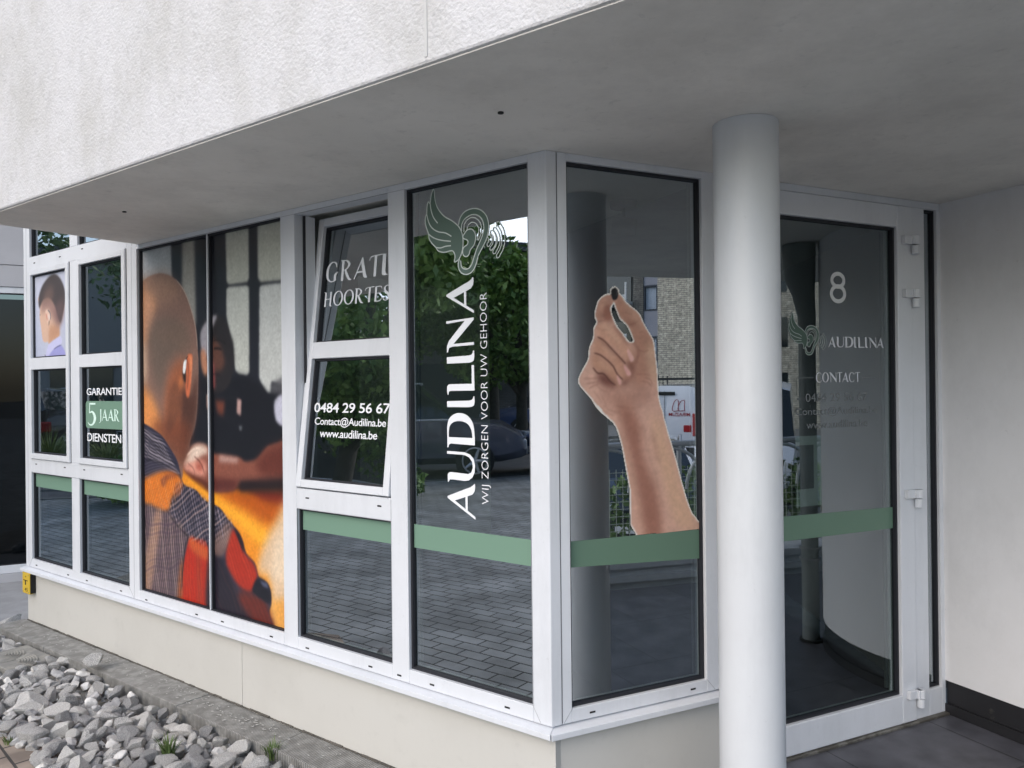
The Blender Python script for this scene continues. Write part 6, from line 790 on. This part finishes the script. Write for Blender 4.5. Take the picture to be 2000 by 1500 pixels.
# vehicles
def loft(stations, sec, pick=None):
    V = []; n = None
    for st in stations: p = sec(st); n = len(p); V += p
    F = [(i * n + k, i * n + k + 1, (i + 1) * n + k + 1, (i + 1) * n + k) for i in range(len(stations) - 1) for k in range(n - 1)]
    return V, F, n
def vehicle(name, cat, label, loc, head, paint, st, wheels, wr=.33, width=.9, tail=None, rims=True, win=(), win_end=(), group=None, lights=True):
    """st: (x, z_bottom, z_belt, z_roof, w_belt, w_roof); x forward. win: station intervals with side glass; win_end: intervals whose top faces are glass"""
    car = tag(empty(name, loc, head), label, cat, group); bm_ = MB(); gm_ = MB(); secs = []
    for (x, zb, zt, zr, wb, wr_) in st:
        S = [(x, 0, zb), (x, wb * .8, zb), (x, wb * .97, zb + .12), (x, wb, (zb + zt) / 2), (x, wb * .96, zt), (x, wr_, zr - (.05 if zr - zt > .1 else .01)), (x, wr_ * .8, zr), (x, 0, zr + .015)]
        secs.append(S + [(a, -b, c) for a, b, c in reversed(S[1:-1])])
    n = len(secs[0])
    for i in range(len(secs) - 1):
        for k in range(n):
            k2 = (k + 1) % n; q = [secs[i][k], secs[i][k2], secs[i + 1][k2], secs[i + 1][k]]
            side = k in (4, 9) ; top = k in (5, 6, 7, 8)
            (gm_ if (side and i in win) or ((top or side) and i in win_end) else bm_).add(q, [(0, 1, 2, 3)])
    bm_.add(secs[0], [tuple(range(n))]); bm_.add(secs[-1], [tuple(range(n - 1, -1, -1))])
    full = MB(); full.v = bm_.v + gm_.v; k0 = len(bm_.v); full.f = bm_.f + [tuple(i + k0 for i in f) for f in gm_.f]; full.m = [0] * len(bm_.f) + [1] * len(gm_.f)
    b = full.build('body', [paint, CARGLASS], car); me = b.data; B_m = bmesh.new(); B_m.from_mesh(me); bmesh.ops.remove_doubles(B_m, verts=B_m.verts, dist=.001); bmesh.ops.recalc_face_normals(B_m, faces=B_m.faces)
    G_m = B_m.copy(); bmesh.ops.delete(G_m, geom=[f for f in G_m.faces if f.material_index == 0], context='FACES'); bmesh.ops.delete(B_m, geom=[f for f in B_m.faces if f.material_index == 1], context='FACES'); B_m.to_mesh(me); B_m.free()
    gme = bpy.data.meshes.new('windows'); gme.materials.append(CARGLASS); 
    for f in G_m.faces: f.material_index = 0
    G_m.to_mesh(gme); G_m.free(); link(bpy.data.objects.new('windows', gme), car)
    me = b.data; me.polygons.foreach_set('use_smooth', [True] * len(me.polygons)); 
    try: me.set_sharp_from_angle(angle=R(38))
    except Exception: pass
    if name == 'parked_car':  # bright tubes added to draw the highlight lines along roof and beltline
        for sy in (-1, 1):
            tr_ = MB(); tr_.tube([(q[0], sy * (q[5] - .02), q[3] + .02) for q in st[2:5]], .022, 6); tr_.build('roof_rail_highlight', RIM, car)
            tr_ = MB(); tr_.tube([(q[0], sy * q[4] * .975, q[2] + .012) for q in st[1:6]], .020, 6); tr_.build('window_trim_highlight', RIM, car)
    for x in wheels:
        for sy in (-1, 1):
            m1 = MB(); m1.tube([(x, sy * (width - .22), wr), (x, sy * (width + .012), wr)], wr, 28); t_ = m1.build('wheel', MT['black'], car)
            m2 = MB(); m2.tube([(x, sy * (width + .006), wr), (x, sy * (width + .020), wr)], wr * .64, 24); 
            r_o = m2.build('rim', MT['slot'], t_)
            m3 = MB()
            for k in range(5):
                a = k * 1.2566; m3.tube([(x, sy * (width + .026), wr), (x + math.cos(a) * wr * .6, sy * (width + .026), wr + math.sin(a) * wr * .6)], [.035, .022], 6)
            m3.tube([(x + math.cos(a_) * wr * .64, sy * (width + .024), wr + math.sin(a_) * wr * .64) for a_ in np.linspace(0, 6.283, 25)], .016, 6, cap=False); m3.build('spokes', RIM, t_)
    if lights:
        xf, xr = st[-1][0], st[0][0]; zf = st[-2][2] - .12; zr_ = st[1][2] - .15
        for sy in (-1, 1):
            m1 = MB(); m1.box(xf - .22, xf + .012, sy * width * .52 - .16, sy * width * .52 + .16, zf - .10, zf + .05); m1.build('headlight', LAMPG, car, bevel=.03)
            m1 = MB(); m1.box(xr - .012, xr + .16, sy * width * .66 - .12, sy * width * .66 + .12, zr_ - .10, zr_ + .12); m1.build('tail_light', TAILR, car, bevel=.03)
        m1 = MB(); m1.box(xf + .005, xf + .022, -.26, .26, .38, .49); m1.build('number_plate', MT['white'], car)
        m1 = MB(); m1.box(xr - .022, xr - .005, -.26, .26, .55, .66); m1.build('number_plate', MT['white'], car)
    return car
CARGLASS = mat('car_glass', (.02, .026, .032), .05, spec=.9); RIM = mat('alloy', (.7, .7, .73), .35, .5); LAMPG = mat('lamp_glass', (.55, .58, .6), .1); TAILR = mat('tail_red', (.35, .01, .015), .2)
def paintm(n, c): return mat(n, c, .3, .15 if max(c) < .5 else 0, coat=1.0)
SUV = [(-2.2, .45, .85, .9, .78, .70), (-2.12, .32, 1.0, 1.22, .88, .72), (-1.75, .28, 1.05, 1.60, .92, .68), (-.7, .26, 1.05, 1.68, .93, .70), (.25, .26, 1.03, 1.64, .93, .70), (.95, .27, 1.02, 1.06, .92, .80), (1.8, .30, .92, .95, .90, .78), (2.15, .36, .74, .76, .82, .70), (2.25, .40, .6, .62, .74, .6)]
HATCH = [(-2.05, .42, .80, .84, .74, .66), (-1.98, .30, .94, 1.05, .84, .68), (-1.55, .25, .96, 1.36, .88, .62), (-.6, .22, .95, 1.47, .89, .64), (.2, .22, .93, 1.42, .89, .63), (.98, .23, .92, .96, .88, .74), (1.75, .26, .82, .85, .86, .72), (2.05, .34, .64, .66, .76, .6)]
def hd_(x, y): return math.atan2(y, x)
vehicle('parked_car', 'car', 'very dark blue estate car parked at the kerb mirrored beside the vertical name', (-11.5, 1.25, -.02), hd_(.30, -.95), paintm('paint_black', (.085, .095, .15)), SUV, (-1.35, 1.35), .34, .93, win=(2, 3, 4), win_end=(1, 4), group='parked cars across the street')
vehicle('parked_car', 'car', 'dark blue saloon car farther down the road, beyond the estate car', (-19.6, -4.45, -.02), hd_(.05, 1), paintm('paint_navy', (.08, .13, .30)), HATCH, (-1.28, 1.25), .33, .89, win=(2, 3, 4), win_end=(1, 4), group='parked cars across the street')
vehicle('parked_car', 'car', 'bright blue car cut off at the right edge of the mirrored street', (-10.9, -3.05, -.02), hd_(.02, 1), paintm('paint_blue', (.015, .05, .22)), HATCH, (-1.28, 1.25), .33, .89, win=(2, 3, 4), win_end=(1, 4), group='parked cars across the street')
vehicle('parked_car', 'car', 'dark estate car with red tail lights mirrored above the grasses', (-17.6, 8.9, -.02), hd_(-.8, .6), paintm('paint_wine', (.03, .006, .012)), SUV, (-1.35, 1.35), .34, .93, win=(2, 3, 4), win_end=(1, 4), group='parked cars across the street')
vehicle('parked_car', 'car', 'white car mirrored behind the warranty lettering', (-20.2, 6.2, -.02), hd_(.1, 1), paintm('paint_white', (.62, .64, .66)), HATCH, (-1.28, 1.25), .33, .89, win=(2, 3, 4), win_end=(1, 4), group='parked cars across the street')
vehicle('parked_car', 'car', 'black car in the lower yard behind the mesh railing', (8.5, -1.95, -.716), hd_(-.88, .47), paintm('paint_graphite', (.012, .014, .018)), HATCH, (-1.28, 1.25), .33, .89, win=(2, 3, 4), win_end=(1, 4), group='vehicles in the lower yard')
VAN = [(-2.9, .45, 1.15, 1.9, .92, .84), (-2.86, .36, 1.2, 2.28, .97, .86), (-1.2, .32, 1.2, 2.34, .98, .88), (.9, .32, 1.2, 2.34, .98, .88), (1.45, .33, 1.2, 2.2, .98, .84), (2.15, .34, 1.15, 1.25, .96, .82), (2.75, .38, .85, .9, .9, .7), (2.85, .42, .6, .65, .8, .6)]
def van(loc, head, label, extras):
    v = vehicle('van', 'van', label, loc, head, paintm('paint_van', (.84, .87, .92)), VAN, (-1.8, 1.9), .36, .97, win=(4,), win_end=(4,), group='vehicles in the lower yard', lights=True)
    if extras:
        x = -2.905
        m1 = MB(); m1.box(x - .012, x, -.004, .004, .55, 2.15); m1.build('door_seam', MT['slot'], v)
        for sy in (-1, 1): m1 = MB(); m1.box(x - .03, x + .1, sy * .86 - .07, sy * .86 + .07, .85, 1.5); m1.build('tail_light', TAILR, v, bevel=.02)
        m1 = MB(); m1.tube([(x - .08, -.55, .7), (x - .08, -.55, 2.3)], .015, 6); m1.tube([(x - .08, -.2, .7), (x - .08, -.2, 2.3)], .015, 6)
        for k in range(6): m1.tube([(x - .08, -.2, .8 + k * .27), (x - .08, -.55, .8 + k * .27)], .013, 6)
        m1.build('rear_ladder', MT['steel'], v)
        m1 = MB()
        for yy in (-.7, .7): m1.tube([(-2.8, yy, 2.5), (1.2, yy, 2.5)], .02, 6)
        for k in range(6): m1.tube([(-2.7 + k * .7, -.75, 2.5), (-2.7 + k * .7, .75, 2.5)], .02, 6); m1.tube([(-2.7 + k * .7, -.7, 2.34), (-2.7 + k * .7, -.7, 2.62)], .02, 6)
        m1.build('roof_rack', MT['slot'], v)
        m1 = MB(); m1.box(x - .02, x + .05, -.95, .95, .32, .52); m1.build('bumper', MT['black'], v)
        fv_ = lambda y, z: (x - .014, .84 - y, z)
        m1 = MB(); put_text(m1, 'MIRAZUM', fv_, .12, .72, 1.42, 1.52, bold=.01)
        stroke(m1, [(.27, 1.58), (.27, 1.88)], fv_, w=.018, sm=2); stroke(m1, [(.27, 1.88), (.36, 1.86), (.44, 1.72), (.45, 1.58), (.27, 1.58)], fv_, w=.018, sm=3); stroke(m1, [(.45, 1.58), (.45, 1.88), (.56, 1.84), (.62, 1.58), (.45, 1.58)], fv_, w=.018, sm=3)
        m1.build('lettering', mat('van_red', (.35, .02, .03), .5), v, fix=False)
        m1 = MB(); m1.box(x - .014, x - .001, -.30, -.05 + .35, 2.02, 2.12); m1.build('brake_lamp', MT['slot'], v)
    return v
van((20.35, -7.2, -.716), R(-16), 'white van with ladder and red lettering on its rear door', True)
van((14.2, -2.55, -.716), R(160), 'white van seen from the front through the porch door reflection', False)
# ---- railing with mesh and hoops on a stone coping at the edge of the porch
cp = tag(empty('coping', (0, 0, 0)), 'pale stepped stone coping under the mesh railing at the porch edge', 'coping')
def rbox(mb, s0, s1, n0, n1, z0, z1): mb.hexa([rl(s0, n0, z0), rl(s1, n0, z0), rl(s1, n1, z0), rl(s0, n1, z0), rl(s0, n0, z1), rl(s1, n0, z1), rl(s1, n1, z1), rl(s0, n1, z1)])
cm = mat('coping_stone', (.72, .74, .76), .7, noise=(6, (.62, .64, .66), .4, .6))
mb = MB(); rbox(mb, -.6, 3.2, -.10, .10, -.3, .24); rbox(mb, -.6, 3.2, -.14, .14, .2405, .30); mb.build('stone', cm, cp, bevel=.006); mb = MB(); rbox(mb, -.6, 3.2, .1005, .13, .141, .185); mb.build('lower_lip', cm, cp)
rlg = tag(empty('railing', (0, 0, 0)), 'low galvanised railing with wire mesh and round hoops beyond the porch', 'railing')
gal = mat('galvanised', (.62, .64, .66), .4, .5); wire = mat('pale_wire', (.62, .66, .58), .5)
mb = MB(); mb.tube([rl(-.5, 0, 1.14), rl(3.2, 0, 1.14)], .024, 12); mb.build('top_rail', gal, rlg, smooth=True)
for s_ in (-.5, 1.35, 3.2): mb = MB(); mb.tube([rl(s_, 0, .30), rl(s_, 0, 1.14)], .02, 12); mb.build('post', gal, rlg, smooth=True)
mb = MB(); k = -.5
while k < 3.2: mb.tube([rl(k, .0, .32), rl(k, .0, .96)], .0028, 5, cap=False); k += .055
k = .33
while k < .97: mb.tube([rl(-.5, .006, k), rl(3.2, .006, k)], .0028, 5, cap=False); k += .055
mb.build('mesh_panel', wire, rlg)
for k in range(7): s_ = -.25 + k * .5; mb = MB(); mb.tube([rl(s_ + .33 * math.cos(a), .012 * (1 if k % 2 else -1), .78 + .33 * math.sin(a)) for a in np.linspace(0, math.pi, 18)], .014, 8); mb.build('hoop', gal, rlg, smooth=True)
def ivy(g, n): s_ = g.uniform(-1.5, 5.5, n); z = g.uniform(-.7, .86, n); d_ = -.45 - g.uniform(0, .35, n) - .25 * np.sin(s_ * 3) * .3; return np.stack([RC.x + RD.x * s_ + RN.x * d_, RC.y + RD.y * s_ + RN.y * d_, z + .08 * np.sin(s_ * 5)], 1)
hg = tag(empty('hedge', (0, 0, 0)), 'dark green ivy hedge growing behind the wire mesh railing', 'hedge'); leaf_obj('foliage', ivy, 9000, .045, 51, MT['leafd'], hg)
# ================================================================= HOUSES
def facade_frame(px, py, ang):
    c, s_ = math.cos(R(ang)), math.sin(R(ang))
    return lambda s, z, d=0: (px + s * c - d * s_, py + s * s_ + d * c, z)
ybr = brick_mat('yellow_brick', (.70, .66, .54), (.52, .48, .39), (.25, .235, .2), .34, .11, axis='xz', mort=.016, vary=5); dbr = brick_mat('shaded_brick', (.20, .19, .17), (.16, .15, .135), (.08, .08, .075), .34, .11, axis='xz', mort=.016, vary=5)
apt = tag(empty('apartment_building', (0, 0, 0)), 'yellow brick apartment building with stacked window bays and white balconies', 'building')
hq = 119.8; ox, oy = .5 + 40 * math.sin(R(hq)), 2.7 + 40 * math.cos(R(hq)); PG = facade_frame(ox, oy, 80)      # s grows towards the porch side; d grows towards the viewer
def PGn(s, z, d=0): return PG(s, z, -d)     # d>0 into the building
mb = MB(); mb.pbox(PGn, .82, 26, -.75, 14, 0, 8); mb.build('brick_wall', ybr, apt)
mb = MB(); mb.pbox(PGn, -.60, 0, -.75, 14, -.02, 7.9); mb.build('brick_wall', dbr, apt)  # receding side face: its shade is put into the darker brick colour
pan = mat('bay_panel', (.30, .31, .36), .6)
for fl in range(5):
    zt = 7.05 + (fl - 2) * 2.8
    mb = MB(); mb.pbox(PGn, .002, .818, zt, zt + 1.38, .05, .3); mb.build('bay_panel', pan, apt)
    fr_ = MB(); 
    for b in ((.002, .08, zt - 1.42, zt - .002), (.74, .818, zt - 1.42, zt - .002), (.08, .74, zt - 1.42, zt - 1.34), (.08, .74, zt - .09, zt - .002)): fr_.pbox(PGn, *b, .02, .14)
    f0 = fr_.build('window', mat('anthracite_frame', (.03, .04, .06), .5) if fl == 0 else bpy.data.materials['anthracite_frame'], apt)
    mb = MB(); 
    for k in range(8): mb.pbox(PGn, .085 + k * .082, .085 + k * .082 + .070, zt - 1.335, zt - .095, .20, .21)
    mb.build('blind', mat('blind_white', (.50, .58, .68), .6) if fl == 0 else bpy.data.materials['blind_white'], f0)
    bz = 6.2 + (fl - 1) * 2.8
    bl = MB(); bl.pbox(PGn, -2.9, -.62, bz, bz + .32, -1.0, -.9); bl.pbox(PGn, -2.9, -.62, bz - .15, bz - .002, -1.0, 1.0); bl.pbox(PGn, -2.9, -2.8, bz + .321, bz + 1.0, -1.0, -.9); bl.pbox(PGn, -.72, -.62, bz + .321, bz + 1.0, -1.0, -.9); bl.build('balcony', mat('balcony_white', (.62, .64, .64), .6) if fl == 0 else bpy.data.materials['balcony_white'], apt)
mb = MB(); mb.pbox(PGn, -8, -.61, -.75, 14, 1.1, 8); mb.build('recessed_wall', mat('recess_grey', (.10, .105, .10), .8, noise=(1.5, (.16, .165, .16), .4, .6)), apt)
for fl in range(5):
    for s_ in (-2.6, -4.6, -6.6): mb = MB(); mb.pbox(PGn, s_, s_ + 1.5, .3 + fl * 2.8, 2.4 + fl * 2.8, 1.02, 1.09); mb.build('window', CARGLASS, apt)
for fl in range(5):
    for s_ in (6, 11, 16, 21): mb = MB(); mb.pbox(PGn, s_, s_ + 1.6, .6 + fl * 2.8, 2.1 + fl * 2.8, -.03, .05); mb.build('window', CARGLASS, apt)
# terrace of houses across the road
hs2 = tag(empty('house_row', (0, 0, 0)), 'long low brick row across the road with dark ground-floor openings', 'building')
db2 = brick_mat('brown_brick', (.13, .105, .085), (.10, .085, .07), (.17, .16, .145), .21, .065, axis='xz', mort=.01, vary=1.5)
PH = facade_frame(-25.0, -16, 90)
mb = MB(); mb.pbox(PH, -30, 22.6, -.05, 6.7, 0, 8); mb.build('brick_wall', db2, hs2)
mb = MB(); mb.pbox(PH, -30.2, 22.8, 6.705, 7.0, -.3, 8.2); mb.build('roof', mat('roof_slate', (.10, .10, .11), .7), hs2)
for k in range(9):
    s_ = -28 + k * 5; mb = MB(); mb.pbox(PH, s_, s_ + 3.0, .0, 2.4, -.03, .05); mb.build('garage_door', mat('garage_dark', (.035, .037, .04), .6) if k == 0 else bpy.data.materials['garage_dark'], hs2)
    mb = MB(); mb.pbox(PH, s_ + .4, s_ + 2.2, 3.7, 5.3, -.03, .05); mb.build('window', CARGLASS, hs2)
pale = tag(empty('house', (0, 0, 0)), 'pale rendered house mirrored above the parked cars at the far left', 'building')
PH2 = facade_frame(-24.0, 6.9, 90)
mb = MB(); mb.pbox(PH2, .3, 22, -.05, 5.6, 0, 8); mb.build('wall', mat('pale_render', (.30, .29, .28), .8), pale)
mb = MB(); mb.pbox(PH2, .1, 22.3, 5.605, 6.0, -.3, 8.2); mb.build('roof', bpy.data.materials['roof_slate'], pale)
for k in range(5):
    mb = MB(); mb.pbox(PH2, 1.5 + k * 4, 3.2 + k * 4, .8, 2.3, -.03, .05); mb.build('window', CARGLASS, pale); mb = MB(); mb.pbox(PH2, 1.4 + k * 4, 3.3 + k * 4, 2.32, 2.45, -.10, -.001); mb.build('lintel', MT['white'], pale)
# low garden wall with bright ends behind the tree trunk
gw_ = tag(empty('garden_wall', (0, 0, 0)), 'low yellow-green lit hedge block behind the tree trunk', 'hedge')
def gwf(g, n): return np.stack([g.uniform(-16.2, -15.2, n), g.uniform(.9, 2.6, n), g.uniform(0, .75, n)], 1)
gw_.name = 'low_hedge'; gw_['label'] = 'low clipped hedge behind the street tree'; leaf_obj('foliage', gwf, 2500, .06, 61, MT['leaf'], gw_)
bpy.context.view_layer.update()
